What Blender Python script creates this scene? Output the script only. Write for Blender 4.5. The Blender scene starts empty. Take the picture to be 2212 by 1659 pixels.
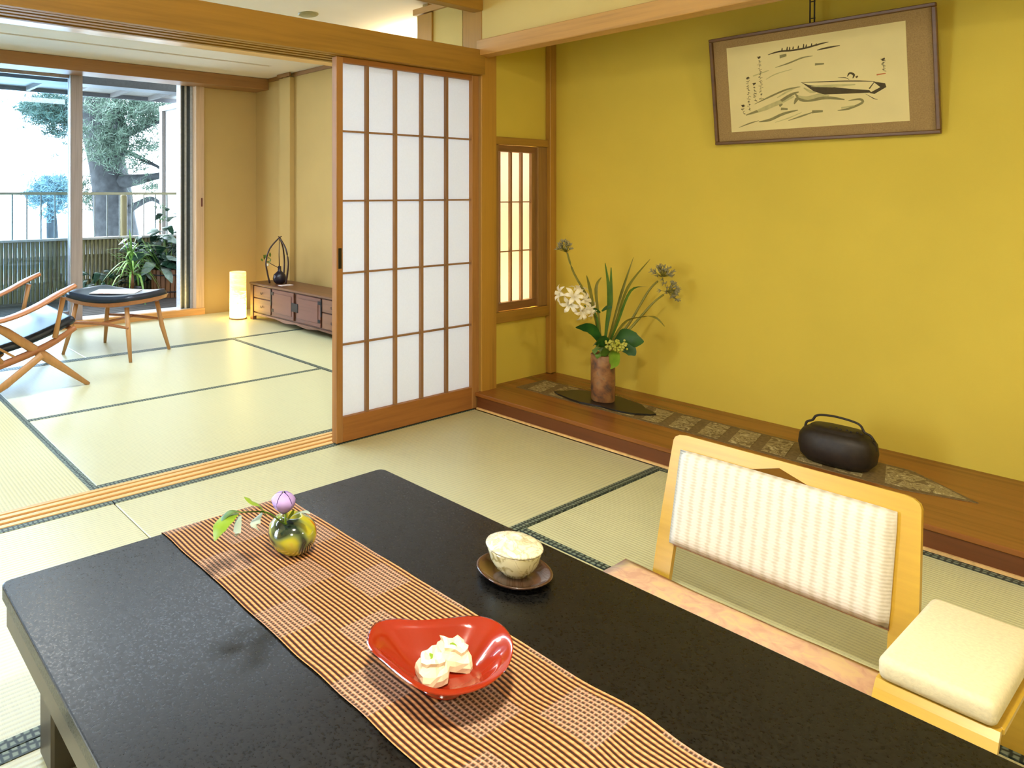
import bpy, bmesh, math, random
from mathutils import Vector, Matrix, noise
random.seed(7)
S = bpy.context.scene
C = S.collection
V = Vector
PI = math.pi

# ------------------------------------------------------------------ camera, world, lights, exposure
cam = bpy.data.cameras.new('camera'); co = bpy.data.objects.new('camera', cam); C.objects.link(co)
co.location = (0, 0, 1.10)
co.rotation_euler = (PI/2, 0, -math.radians(35.698))
cam.sensor_width = 36.0; cam.sensor_fit = 'HORIZONTAL'; cam.lens = 25.142
cam.shift_x = 0.2016; cam.shift_y = -0.1860
cam.clip_start = 0.02; cam.clip_end = 500
S.camera = co
S.view_settings.view_transform = 'Standard'; S.view_settings.look = 'None'
S.view_settings.gamma = 1.0; S.view_settings.use_curve_mapping = False
S.view_settings.exposure = 0.0
w = bpy.data.worlds.new('overcast_sky'); S.world = w; w.use_nodes = True
bg = w.node_tree.nodes['Background']; bg.inputs[0].default_value = (0.76, 0.87, 1.0, 1); bg.inputs[1].default_value = 22.0

def area(name, loc, aim, size, power, col, shape='DISK', size_y=None, spread=None):
    l = bpy.data.lights.new(name, 'AREA'); l.shape = shape; l.size = size; l.energy = power; l.color = col
    if size_y: l.size_y = size_y
    if spread: l.spread = spread
    o = bpy.data.objects.new(name, l); C.objects.link(o); o.location = loc
    o.rotation_euler = (V(aim)-V(loc)).to_track_quat('-Z', 'Y').to_euler()
    return o
WARM = (1.0, 0.925, 0.75)
area('ceiling_lamp_light', (0.52, 0.40, 2.07), (0.56, 0.50, 0), 0.22, 47, WARM)
area('standing_lamp_light', (1.75, -1.25, 1.72), (3.0, 1.6, 0.7), 0.16, 13, WARM)
area('near_room_fill_light', (-0.9, -1.0, 2.1), (1.6, 0.6, 0.4), 0.6, 22, WARM)  # added fill from behind the camera, not a fixture of the room
area('cove_light', (3.36, 3.35, 2.02), (3.36, 3.35, 3), 0.16, 9, (1.0, 0.86, 0.6), 'RECTANGLE', 0.5)
area('niche_window_light', (3.23, 2.86, 0.56), (3.2, 2.4, 0.85), 0.3, 15, (1.0, 0.84, 0.50))
area('niche_window_top_light', (3.23, 2.88, 1.25), (3.23, 2.4, 1.15), 0.3, 6, (1.0, 0.88, 0.78))
# far room downlight on the wall by the tea garden window
area('far_room_ceiling_lamp_light', (1.1, 4.1, 2.12), (1.1, 4.1, 0), 0.35, 8, WARM)
area('far_room_floor_fill_light', (1.2, 3.80, 2.14), (1.2, 3.95, 0), 3.6, 72, (0.70, 0.84, 1.0), 'RECTANGLE', 0.28)  # added cool fill that whitens the far mats, unseen behind the wide beam
pt = bpy.data.lights.new('window_portal', 'AREA'); pt.shape = 'RECTANGLE'; pt.size = 4.4; pt.size_y = 2.2
pt.cycles.is_portal = True
po = bpy.data.objects.new('window_portal', pt); C.objects.link(po); po.location = (0.9, 5.99, 1.05); po.rotation_euler = (-PI/2, 0, 0)

# ------------------------------------------------------------------ mesh helpers
def newbm(): return bmesh.new()
def box(bm, x0, x1, y0, y1, z0, z1, b=0.0, seg=1):
    vs = [bm.verts.new(p) for p in ((x0,y0,z0),(x1,y0,z0),(x1,y1,z0),(x0,y1,z0),(x0,y0,z1),(x1,y0,z1),(x1,y1,z1),(x0,y1,z1))]
    fs = [bm.faces.new([vs[i] for i in q]) for q in ((3,2,1,0),(4,5,6,7),(0,1,5,4),(1,2,6,5),(2,3,7,6),(3,0,4,7))]
    if b:
        es = list({e for f in fs for e in f.edges})
        bmesh.ops.bevel(bm, geom=es, offset=b, segments=seg, affect='EDGES', profile=0.5)
    return bm
def bxm(*a, **k): return box(newbm(), *a, **k)
def frame_of(d, up=V((0,0,1))):
    d = d.normalized()
    if abs(d.dot(up)) > 0.95: up = V((0,1,0)) if abs(d.y) < .9 else V((1,0,0))
    s = d.cross(up).normalized(); u = s.cross(d).normalized()
    return s, u
def tube(bm, pts, radii, n=8, flat=1.0, up=V((0,0,1)), caps=True, smooth_path=False):
    pts = [V(p) for p in pts]
    if not hasattr(radii, '__len__'): radii = [radii]*len(pts)
    if smooth_path: pts, radii = smooth(pts, radii)
    rings = []
    for i, p in enumerate(pts):
        a = pts[max(i-1, 0)]; b = pts[min(i+1, len(pts)-1)]
        s, u = frame_of(b-a, up)
        rings.append([bm.verts.new(p + s*math.cos(2*PI*k/n)*radii[i] + u*math.sin(2*PI*k/n)*radii[i]*flat) for k in range(n)])
    for a, b in zip(rings, rings[1:]):
        for k in range(n):
            f = bm.faces.new((a[k], a[(k+1)%n], b[(k+1)%n], b[k])); f.smooth = True
    if caps:
        bm.faces.new(rings[0][::-1]); bm.faces.new(rings[-1])
    return bm
def smooth(pts, radii, m=5):
    P = []; R = []
    n = len(pts)
    for i in range(n-1):
        p0 = pts[max(i-1,0)]; p1 = pts[i]; p2 = pts[i+1]; p3 = pts[min(i+2,n-1)]
        for k in range(m):
            t = k/m
            P.append(0.5*((2*p1)+(p2-p0)*t+(2*p0-5*p1+4*p2-p3)*t*t+(3*p1-p0-3*p2+p3)*t**3))
            R.append(radii[i]*(1-t)+radii[i+1]*t)
    P.append(pts[-1]); R.append(radii[-1])
    return P, R
def lathe(bm, prof, n=32, c=(0,0,0), sx=1, sy=1, smooth_=True, wob=None):
    c = V(c); rings = []
    for r, z in prof:
        if r < 1e-5: rings.append([bm.verts.new(c+V((0,0,z)))])
        else: rings.append([bm.verts.new(c+V((r*sx*math.cos(2*PI*k/n), r*sy*math.sin(2*PI*k/n), z + (wob(2*PI*k/n, r) if wob else 0)))) for k in range(n)])
    for a, b in zip(rings, rings[1:]):
        for k in range(n):
            k2 = (k+1) % n
            if len(a) == 1 and len(b) == 1: continue
            if len(a) == 1: f = bm.faces.new((a[0], b[k], b[k2]))
            elif len(b) == 1: f = bm.faces.new((a[k2], a[k], b[0]))
            else: f = bm.faces.new((a[k], b[k], b[k2], a[k2]))
            f.smooth = smooth_
    return bm
def prism(bm, poly, axis, a0, a1, b=0):
    """extrude a 2D polygon along an axis (0=x: poly is (y,z); 1=y: (x,z); 2=z: (x,y))"""
    def mk(p, a):
        return {0:(a,p[0],p[1]), 1:(p[0],a,p[1]), 2:(p[0],p[1],a)}[axis]
    lo = [bm.verts.new(mk(p,a0)) for p in poly]; hi = [bm.verts.new(mk(p,a1)) for p in poly]
    n = len(poly); fs = [bm.faces.new(lo), bm.faces.new(hi[::-1])]
    for i in range(n): fs.append(bm.faces.new((lo[i], lo[(i+1)%n], hi[(i+1)%n], hi[i])))
    bmesh.ops.recalc_face_normals(bm, faces=fs)
    if b:
        es = list({e for f in fs[:2] for e in f.edges})
        bmesh.ops.bevel(bm, geom=es, offset=b, segments=2, affect='EDGES', profile=0.5)
    return bm
def bar(bm, p0, p1, w, h, up=V((0,0,1)), b=0.0):
    p0 = V(p0); p1 = V(p1); s, u = frame_of(p1-p0, up)
    vs = [bm.verts.new(p + s*a*w/2 + u*c_*h/2) for p in (p0, p1) for a, c_ in ((-1,-1),(1,-1),(1,1),(-1,1))]
    fs = [bm.faces.new([vs[i] for i in q]) for q in ((0,1,2,3),(7,6,5,4),(0,4,5,1),(1,5,6,2),(2,6,7,3),(3,7,4,0))]
    if b: bmesh.ops.bevel(bm, geom=list({e for f in fs for e in f.edges}), offset=b, segments=2, affect='EDGES', profile=0.5)
    return bm
def ribbon(bm, pts, widths, side=None, fold=0.0, m=5, smooth_=True):
    """thin leaf blade along a curve, with a mid-rib fold"""
    pts = [V(p) for p in pts]
    pts, widths = smooth(pts, widths, m)
    L = []
    for i, p in enumerate(pts):
        a = pts[max(i-1,0)]; b = pts[min(i+1,len(pts)-1)]; d = (b-a).normalized()
        s = (side - d*side.dot(d)).normalized() if side is not None else frame_of(d)[0]
        n_ = s.cross(d).normalized()
        wd = widths[i]/2
        L.append((bm.verts.new(p - s*wd + n_*fold*wd), bm.verts.new(p), bm.verts.new(p + s*wd + n_*fold*wd)))
    for a, b in zip(L, L[1:]):
        for k in (0,1):
            f = bm.faces.new((a[k], a[k+1], b[k+1], b[k])); f.smooth = smooth_
    return bm
ORG = {}
def org(o): return ORG.get(o.name, V((0,0,0)))
def obj(name, bm, m, parent=None, loc=None, smooth_=False, kind=None):
    """link bm (in world coordinates, or in the thing's own frame when the thing is rotated) as one mesh object"""
    base = org(parent) if parent else (V(loc) if loc else V((0,0,0)))
    if base.length: bmesh.ops.translate(bm, verts=bm.verts, vec=-base)
    me = bpy.data.meshes.new(name); bm.normal_update(); bm.to_mesh(me); bm.free()
    if smooth_:
        for p in me.polygons: p.use_smooth = True
    for x in (m if isinstance(m, (list, tuple)) else [m]): me.materials.append(x)
    o = bpy.data.objects.new(name, me); C.objects.link(o)
    if parent: o.parent = parent; ORG[o.name] = base
    elif loc: o.location = loc; ORG[o.name] = V(loc)
    if kind: o['kind'] = kind
    return o
def tag(o, label, cat, group=None):
    o['label'] = label; o['category'] = cat
    if group: o['group'] = group
    return o
def thing(name, label, cat, loc=(0,0,0), rotz=0.0, group=None, local=False):
    o = bpy.data.objects.new(name, None); C.objects.link(o); o.location = loc; o.rotation_euler = (0,0,rotz)
    o.empty_display_size = 0.05
    ORG[o.name] = V((0,0,0)) if local else V(loc)
    return tag(o, label, cat, group)
def struct(name, bm, m, label=None):
    o = obj(name, bm, m); o['kind'] = 'structure'
    if label: o['label'] = label
    return o
def sempty(name, label=None):
    o = bpy.data.objects.new(name, None); C.objects.link(o); o['kind'] = 'structure'; o.empty_display_size = 0.05
    if label: o['label'] = label
    return o
def inst(src, name, parent, loc, rot=None, scale=None):
    o = bpy.data.objects.new(name, src.data if hasattr(src, 'data') else src); C.objects.link(o); o.parent = parent
    o.location = V(loc) - org(parent)
    if rot is not None: o.rotation_euler = rot
    if scale is not None: o.scale = scale
    return o
def shell(o, t, off=0):
    md = o.modifiers.new('solid', 'SOLIDIFY'); md.thickness = t; md.offset = off; return o
def sub(o, n=2):
    md = o.modifiers.new('sub', 'SUBSURF'); md.levels = n; md.render_levels = n
    for p in o.data.polygons: p.use_smooth = True
    return o

# ------------------------------------------------------------------ materials
def srgb(r, g, b):
    f = lambda c: (c/255/12.92) if c/255 <= 0.04045 else ((c/255+0.055)/1.055)**2.4
    return (f(r), f(g), f(b), 1)
def base(name, col=(.5,.5,.5,1), rough=0.6, spec=0.5, metal=0.0):
    m = bpy.data.materials.new(name); m.use_nodes = True
    nt = m.node_tree; p = nt.nodes['Principled BSDF']
    p.inputs['Base Color'].default_value = col; p.inputs['Roughness'].default_value = rough
    p.inputs['Specular IOR Level'].default_value = spec; p.inputs['Metallic'].default_value = metal
    return m, nt, p
def coords(nt, scale=(1,1,1), rot=(0,0,0), kind='Object'):
    tc = nt.nodes.new('ShaderNodeTexCoord'); mp = nt.nodes.new('ShaderNodeMapping')
    nt.links.new(tc.outputs[kind], mp.inputs[0]); mp.inputs['Scale'].default_value = scale; mp.inputs['Rotation'].default_value = rot
    return mp.outputs[0]
def ramp(nt, src, stops):
    r = nt.nodes.new('ShaderNodeValToRGB'); nt.links.new(src, r.inputs[0])
    e = r.color_ramp.elements
    while len(e) < len(stops): e.new(0.5)
    for x, (pos, col) in zip(e, stops): x.position = pos; x.color = col
    return r.outputs[0]
def noise_(nt, vec, scale, detail=3, rough=0.5, dist=0.0):
    n = nt.nodes.new('ShaderNodeTexNoise'); nt.links.new(vec, n.inputs['Vector'])
    n.inputs['Scale'].default_value = scale; n.inputs['Detail'].default_value = detail; n.inputs['Roughness'].default_value = rough
    n.inputs['Distortion'].default_value = dist
    return n.outputs['Fac']
def bump(nt, p, h, strength=0.2, dist=0.002):
    b = nt.nodes.new('ShaderNodeBump'); nt.links.new(h, b.inputs['Height']); b.inputs['Strength'].default_value = strength
    b.inputs['Distance'].default_value = dist; nt.links.new(b.outputs[0], p.inputs['Normal'])
def mulc(c, k): return (c[0]*k, c[1]*k, c[2]*k, 1)
def wood(name, c, axis=0, rough=0.45, contrast=0.72, fine=70, spec=0.4):
    m, nt, p = base(name, c, rough, spec)
    sc = [1,1,1]; sc[axis] = 0.045
    v = coords(nt, sc)
    n1 = noise_(nt, v, fine, 4, 0.6); n2 = noise_(nt, v, 9, 2, 0.5, 0.6)
    mx = nt.nodes.new('ShaderNodeMath'); mx.operation = 'ADD'; nt.links.new(n1, mx.inputs[0]); nt.links.new(n2, mx.inputs[1])
    hf = nt.nodes.new('ShaderNodeMath'); hf.operation = 'MULTIPLY'; hf.inputs[1].default_value = 0.5; nt.links.new(mx.outputs[0], hf.inputs[0])
    nt.links.new(ramp(nt, hf.outputs[0], [(0.30, mulc(c, contrast)), (0.5, c), (0.68, mulc(c, 1.12))]), p.inputs['Base Color'])
    bump(nt, p, hf.outputs[0], 0.12, 0.001)
    return m
def plaster(name, c, rough=0.9):
    m, nt, p = base(name, c, rough, 0.2)
    v = coords(nt)
    n = noise_(nt, v, 2.2, 3); f = noise_(nt, v, 420, 2)
    nt.links.new(ramp(nt, n, [(0.3, mulc(c, 0.96)), (0.7, mulc(c, 1.04))]), p.inputs['Base Color'])
    bump(nt, p, f, 0.25, 0.0008)
    return m
def plain(name, c, rough=0.5, spec=0.5, metal=0.0, nz=40, amt=0.12, coat=0.0, bmp=0.0):
    m, nt, p = base(name, c, rough, spec, metal)
    v = coords(nt)
    n = noise_(nt, v, nz, 3)
    nt.links.new(ramp(nt, n, [(0.3, mulc(c, 1-amt)), (0.7, mulc(c, 1+amt))]), p.inputs['Base Color'])
    if coat: p.inputs['Coat Weight'].default_value = coat; p.inputs['Coat Roughness'].default_value = 0.04
    if bmp: bump(nt, p, n, bmp, 0.002)
    return m
def paper_mat(name, c, tr=0.6):
    m = bpy.data.materials.new(name); m.use_nodes = True; nt = m.node_tree
    nt.nodes.remove(nt.nodes['Principled BSDF']); out = nt.nodes['Material Output']
    d = nt.nodes.new('ShaderNodeBsdfDiffuse'); t = nt.nodes.new('ShaderNodeBsdfTranslucent'); mx = nt.nodes.new('ShaderNodeMixShader')
    v = coords(nt, (1, 1, 1)); n = noise_(nt, v, 120, 4)
    r = ramp(nt, n, [(0.3, mulc(c, .97)), (0.7, c)])
    nt.links.new(r, d.inputs[0]); nt.links.new(r, t.inputs[0]); mx.inputs[0].default_value = tr
    nt.links.new(d.outputs[0], mx.inputs[1]); nt.links.new(t.outputs[0], mx.inputs[2]); nt.links.new(mx.outputs[0], out.inputs[0])
    return m
def leaf_mat(name, c, c2=None, rough=0.4):
    m, nt, p = base(name, c, rough, 0.4)
    v = coords(nt); n = noise_(nt, v, 14, 3)
    nt.links.new(ramp(nt, n, [(0.35, c), (0.65, c2 or mulc(c, 1.4))]), p.inputs['Base Color'])
    return m

M_SUGI_X = wood('hinoki_wood_x', srgb(164, 122, 48), 0)
M_SUGI_Y = wood('hinoki_wood_y', srgb(196, 150, 86), 1)
M_SUGI_Z = wood('hinoki_wood_z', srgb(180, 134, 54), 2)
M_KUMI = wood('shoji_lattice_wood', srgb(150, 112, 78), 2, 0.5)
M_STILE = wood('shoji_frame_wood', srgb(168, 118, 66), 2, 0.5)
M_RAILX = wood('shoji_rail_wood', srgb(160, 104, 50), 0, 0.5)
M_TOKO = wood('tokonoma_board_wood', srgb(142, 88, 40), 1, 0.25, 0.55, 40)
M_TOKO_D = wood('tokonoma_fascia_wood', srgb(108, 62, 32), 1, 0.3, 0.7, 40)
M_YWALL = plaster('yellow_sand_plaster', srgb(214, 190, 78))
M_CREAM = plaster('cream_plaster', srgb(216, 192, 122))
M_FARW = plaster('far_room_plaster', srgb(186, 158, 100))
M_CEIL = plaster('ceiling_board', srgb(226, 214, 194))
M_SILLP = wood('threshold_wood', srgb(232, 190, 128), 0, 0.35)
M_GROOVE = wood('threshold_groove', srgb(176, 112, 66), 0, 0.5)
M_PAPER = paper_mat('washi_paper', (0.90, 0.90, 0.93, 1), 0.5)
M_PAPER2 = paper_mat('niche_washi_paper', (0.92, 0.90, 0.84, 1), 0.6)

def tatami(name, axis):
    c = srgb(204, 202, 160)
    # the long rush ridges throw the window's sheen along the view on mats laid across it
    m, nt, p = base(name, c, 0.36 if axis == 0 else 0.5, 0.9 if axis == 0 else 0.5)
    p.inputs['IOR'].default_value = 1.62 if axis == 0 else 1.5
    v = coords(nt)
    wv = nt.nodes.new('ShaderNodeTexWave'); wv.wave_type = 'BANDS'; wv.bands_direction = 'Y' if axis == 0 else 'X'
    nt.links.new(v, wv.inputs['Vector']); wv.inputs['Scale'].default_value = 2*PI/20/0.014; wv.inputs['Distortion'].default_value = 0.4
    wv.inputs['Detail'].default_value = 1
    sc = (60, 1, 1) if axis == 0 else (1, 60, 1)
    v2 = coords(nt, sc); n = noise_(nt, v2, 9, 3)
    v3 = coords(nt); n3 = noise_(nt, v3, 3, 2)
    a = nt.nodes.new('ShaderNodeMath'); a.operation = 'MULTIPLY_ADD'; nt.links.new(wv.outputs['Fac'], a.inputs[0]); a.inputs[1].default_value = 0.5
    nt.links.new(n, a.inputs[2])
    nt.links.new(ramp(nt, a.outputs[0], [(0.35, mulc(c, 0.80)), (0.8, mulc(c, 1.06))]), p.inputs['Base Color'])
    bump(nt, p, wv.outputs['Fac'], 0.35 if axis == 0 else 0.5, 0.0014)
    return m
M_TAT_X = tatami('tatami_rush_x', 0); M_TAT_Y = tatami('tatami_rush_y', 1)
def heri():
    m, nt, p = base('tatami_border_cloth', srgb(60, 84, 74), 0.5, 0.5)
    v = coords(nt, (1, 1, 0))
    vo = nt.nodes.new('ShaderNodeTexVoronoi'); vo.feature = 'DISTANCE_TO_EDGE'; nt.links.new(v, vo.inputs['Vector'])
    vo.inputs['Scale'].default_value = 62; vo.inputs['Randomness'].default_value = 0.25
    nt.links.new(ramp(nt, vo.outputs['Distance'], [(0.12, srgb(28, 44, 42)), (0.26, srgb(128, 142, 124))]), p.inputs['Base Color'])
    return m
M_HERI = heri()

# ------------------------------------------------------------------ floor and tatami
fl = struct('floor', bxm(-2.6, 3.9, -2.6, 6.0, -0.12, -0.031), plain('subfloor_board', srgb(150, 120, 80)))
def mat_(x0, x1, y0, y1, axis, borders, z=0.0):
    """one tatami mat; axis = direction of its long side; borders = 'a' low side, 'b' high side"""
    t = obj('tatami_mat', bxm(x0+.0015, x1-.0015, y0+.0015, y1-.0015, -0.03, z, b=0.003), M_TAT_X if axis == 0 else M_TAT_Y, fl)
    for s in borders:
        if axis == 0:
            q = (x0+.0015, x1-.0015, y0+.0012, y0+.031) if s == 'a' else (x0+.0015, x1-.0015, y1-.031, y1-.0012)
        else:
            q = (x0+.0012, x0+.031, y0+.0015, y1-.0015) if s == 'a' else (x1-.031, x1-.0012, y0+.0015, y1-.0015)
        obj('border', bxm(*q, -0.028, z+0.0015, b=0.0006), M_HERI, t)
mat_(0.93, 2.829, 1.49, 2.485, 0, 'ab'); mat_(-1.0, 0.93, 1.49, 2.485, 0, 'ab'); mat_(-2.5, -1.0, 1.49, 2.485, 0, 'ab')
mat_(1.93, 2.829, -0.44, 1.49, 1, 'ab'); mat_(0.0, 1.93, 0.525, 1.49, 0, 'ab'); mat_(-1.93, 0.0, 0.525, 1.49, 0, 'ab')
mat_(0.0, 1.93, -0.44, 0.525, 0, 'ab'); mat_(-1.93, 0.0, -0.44, 0.525, 0, 'ab')
mat_(-2.5, -1.93, -2.5, 1.49, 1, 'ab'); mat_(-1.93, 2.829, -1.4, -0.44, 0, 'ab'); mat_(-1.93, 2.829, -2.5, -1.4, 0, 'ab')
mat_(0.93, 2.70, 2.612, 3.61, 0, 'ab'); mat_(0.93, 2.70, 3.61, 4.72, 0, 'b'); mat_(1.6, 3.65, 4.72, 5.84, 0, 'a'); mat_(-0.2, 1.6, 4.72, 5.84, 0, 'a')
mat_(2.70, 3.65, 2.93, 4.72, 1, 'a'); mat_(-0.03, 0.93, 2.612, 4.72, 1, 'ab'); mat_(-1.0, -0.03, 2.612, 4.72, 1, 'ab'); mat_(-1.0, -0.2, 4.72, 5.84, 0, 'a')
# grooved threshold between the rooms
th = struct('trim_1', bxm(-2.5, 2.87, 2.486, 2.611, -0.03, -0.004), M_GROOVE, 'wooden threshold with two sliding grooves between the rooms')
for a, b in ((2.487, 2.508), (2.524, 2.545), (2.561, 2.582), (2.592, 2.610)):
    obj('track_strip', bxm(-2.5, 2.87, a, b, -0.004, 0.003, b=0.001), M_SILLP, th)

# ------------------------------------------------------------------ near room shell
struct('wall_left', bxm(-2.65, -2.5, -2.6, 2.45, -0.03, 2.4), M_CREAM)
struct('wall_front', bxm(-2.5, 3.62, -2.65, -2.5, -0.03, 2.4), M_CREAM)
struct('wall_right', bxm(3.53, 3.62, -2.5, 2.5, 0.0, 2.7), M_YWALL, 'smooth yellow plaster wall at the back of the alcove')
struct('ceiling', bxm(-2.65, 2.95, -2.65, 2.45, 2.38, 2.45), M_CEIL)
struct('ceiling_alcove', bxm(2.91, 3.62, -2.5, 2.5, 2.5, 2.58), M_CEIL)
# side wall of the alcove, with the opening of the small paper window
bm = newbm()
box(bm, 2.99, 3.53, 2.5, 2.56, 0.0, 0.41); box(bm, 2.99, 3.53, 2.5, 2.56, 1.40, 2.6)
box(bm, 3.415, 3.53, 2.5, 2.56, 0.41, 1.40); box(bm, 2.99, 3.045, 2.5, 2.56, 0.41, 1.40)
struct('wall_alcove_side', bm, M_YWALL)
struct('wall_upper', bxm(2.873, 2.91, -2.5, 2.448, 1.88, 2.5), M_CREAM)
struct('trim_2', bxm(2.872, 2.99, 2.45, 2.58, -0.02, 2.6, b=0.003), M_SUGI_Z, 'square cypress corner post between lattice door and alcove')
struct('trim_3', bxm(3.472, 3.53, 2.468, 2.5, 0.085, 2.5, b=0.003), M_SUGI_Z, 'slim cypress corner strip in the alcove')
struct('trim_4', bxm(2.83, 2.92, -2.5, 2.449, 1.80, 1.88, b=0.003), M_SUGI_Y, 'cypress lintel beam across the front of the alcove')
struct('trim_5', bxm(-2.5, 2.871, 2.425, 2.455, 1.705, 1.83, b=0.002), M_SUGI_X, 'wide golden cypress beam over the sliding doors')
k = struct('trim_6', bxm(-2.5, 2.871, 2.456, 2.612, 1.716, 1.75), wood('grooved_head_wood', srgb(120, 92, 70), 0), 'grooved door head behind the wide beam')
for a, b in ((2.457, 2.478), (2.498, 2.520), (2.540, 2.562), (2.590, 2.612)):
    obj('track_strip', bxm(-2.5, 2.87, a, b, 1.704, 1.716), M_SUGI_X, k)
struct('trim_7', bxm(-2.5, 2.871, 2.44, 2.50, 2.035, 2.12, b=0.003), M_SUGI_X, 'upper cypress beam above the open transom')
struct('wall_transom', bxm(-2.5, 2.871, 2.45, 2.49, 2.12, 2.4), M_CREAM)
# closet block beside the opening, seen through the transom
struct('wall_closet', bxm(2.872, 2.90, 2.581, 2.79, -0.02, 2.105), M_CREAM)
struct('trim_8', bxm(2.86, 2.93, 2.791, 2.905, -0.02, 2.10, b=0.002), M_SUGI_Z)
struct('trim_9', bxm(2.855, 2.94, 2.581, 2.935, 2.106, 2.14, b=0.002), M_SUGI_Y)
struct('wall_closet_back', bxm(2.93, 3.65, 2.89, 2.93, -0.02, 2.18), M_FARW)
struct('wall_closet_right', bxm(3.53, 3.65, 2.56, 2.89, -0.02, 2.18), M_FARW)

# ------------------------------------------------------------------ far room shell
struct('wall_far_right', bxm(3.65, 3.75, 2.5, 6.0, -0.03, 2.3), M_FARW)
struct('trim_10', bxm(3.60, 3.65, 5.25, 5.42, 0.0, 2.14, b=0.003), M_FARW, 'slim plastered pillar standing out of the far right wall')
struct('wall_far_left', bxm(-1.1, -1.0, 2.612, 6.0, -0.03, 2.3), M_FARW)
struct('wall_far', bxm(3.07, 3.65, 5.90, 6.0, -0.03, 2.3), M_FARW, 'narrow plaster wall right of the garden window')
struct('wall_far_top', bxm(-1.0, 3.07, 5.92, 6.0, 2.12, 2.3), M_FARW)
bm = newbm()
box(bm, -1.0, 3.65, 2.50, 5.08, 2.18, 2.25); box(bm, -1.0, 3.30, 5.125, 5.92, 2.18, 2.25); box(bm, 3.30, 3.65, 5.08, 5.92, 2.18, 2.25); box(bm, -1.0, 3.30, 5.08, 5.125, 2.215, 2.25)
struct('ceiling_far', bm, M_CEIL)
struct('trim_11', bxm(-1.0, 3.645, 4.30, 4.56, 2.125, 2.178, b=0.002), M_SILLP, 'flat cypress board on the far room ceiling')
struct('trim_12', bxm(-1.0, 3.648, 5.67, 5.898, 2.075, 2.178, b=0.003), wood('brown_beam_wood', srgb(150, 108, 64), 0), 'brown header beam over the garden window')
bm = newbm(); box(bm, 3.635, 3.649, 2.94, 5.25, 2.145, 2.178); box(bm, 3.585, 3.599, 5.235, 5.435, 2.145, 2.178); box(bm, 3.635, 3.649, 5.435, 5.66, 2.145, 2.178)
struct('trim_13', bm, wood('cornice_wood', srgb(140, 100, 50), 1))
struct('trim_14', bxm(2.985, 3.069, 5.86, 5.96, -0.02, 2.12, b=0.003), wood('jamb_wood', srgb(196, 166, 134), 2), 'pale wooden window jamb')
struct('trim_15', bxm(-1.0, 3.07, 5.845, 5.899, -0.03, 0.055, b=0.003), wood('sill_wood', srgb(214, 160, 96), 0), 'wooden sill under the garden window')
struct('trim_16', bxm(-1.0, 2.984, 5.90, 6.08, -0.05, 0.05, b=0.002), plain('sill_metal', srgb(205, 205, 205), 0.4))
bm = newbm(); lathe(bm, [(0.0, 2.17), (0.055, 2.17), (0.062, 2.176), (0.062, 2.18)], 24, (2.52, 3.48, 0)); 
dl = tag(obj('downlight', bm, plain('downlight_trim', srgb(150, 140, 96), 0.5), None), 'small round recessed downlight in the far room ceiling', 'ceiling light')

# garden window: sliding glazed doors
M_ALU = plain('dark_aluminium', srgb(62, 70, 78), 0.35, 0.5, 0.6)
M_ALUL = plain('pale_aluminium', srgb(176, 180, 186), 0.35, 0.5, 0.3)
M_SASHW = wood('grey_sash_wood', srgb(160, 148, 146), 2)
gl = bpy.data.materials.new('window_glass'); gl.use_nodes = True; nt = gl.node_tree
nt.nodes.remove(nt.nodes['Principled BSDF'])
tr = nt.nodes.new('ShaderNodeBsdfTransparent'); tr.inputs[0].default_value = (0.72, 0.84, 0.92, 1)
gs = nt.nodes.new('ShaderNodeBsdfGlossy'); gs.inputs['Roughness'].default_value = 0.02
lw = nt.nodes.new('ShaderNodeFresnel'); lw.inputs[0].default_value = 1.45
mxs = nt.nodes.new('ShaderNodeMixShader'); nt.links.new(lw.outputs[0], mxs.inputs[0]); nt.links.new(tr.outputs[0], mxs.inputs[1]); nt.links.new(gs.outputs[0], mxs.inputs[2])
nt.links.new(mxs.outputs[0], nt.nodes['Material Output'].inputs[0])
w1 = sempty('window_1', 'tall sliding glazed garden window, right part open')
def sash(x0, x1, y, glaze=True, sw=0.05):
    s = obj('sash', bxm(x0, x0+sw, y, y+.035, 0.05, 2.10, b=.002), M_SASHW, w1)
    obj('stile', bxm(x1-sw, x1, y, y+.035, 0.05, 2.10, b=.002), M_SASHW, w1)
    obj('rail', bxm(x0+sw, x1-sw, y, y+.035, 0.05, 0.12, b=.002), M_SASHW, w1)
    obj('rail', bxm(x0+sw, x1-sw, y, y+.035, 2.06, 2.10, b=.002), M_SASHW, w1)
    if glaze: obj('glass', bxm(x0+sw, x1-sw, y+.015, y+.019, 0.12, 2.06), gl, w1)
sash(-0.98, 0.48, 5.94); sash(0.44, 1.93, 5.985, sw=0.055)
obj('stile', bxm(1.875, 1.97, 5.925, 5.975, 0.05, 2.11, b=.003), M_SASHW, w1)
obj('meeting_strip', bxm(1.868, 1.874, 5.93, 5.96, 0.06, 2.09), M_ALUL, w1)
for x0, x1, m, y0 in ((2.872, 2.882, M_ALUL, 5.95), (2.882, 2.912, M_ALU, 5.95), (2.912, 2.932, M_ALUL, 5.945), (2.932, 2.962, M_ALU, 5.94), (2.962, 2.984, M_ALUL, 5.93)):
    obj('track_jamb', bxm(x0, x1, y0, y0+.08, 0.05, 2.12), m, w1)
obj('head_track', bxm(-1.0, 2.872, 5.92, 6.06, 2.105, 2.12), M_ALUL, w1)
obj('latch', bxm(3.035, 3.047, 5.85, 5.86, 0.98, 1.06, b=.002), plain('dark_red_latch', srgb(90, 30, 20)), w1)

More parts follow.
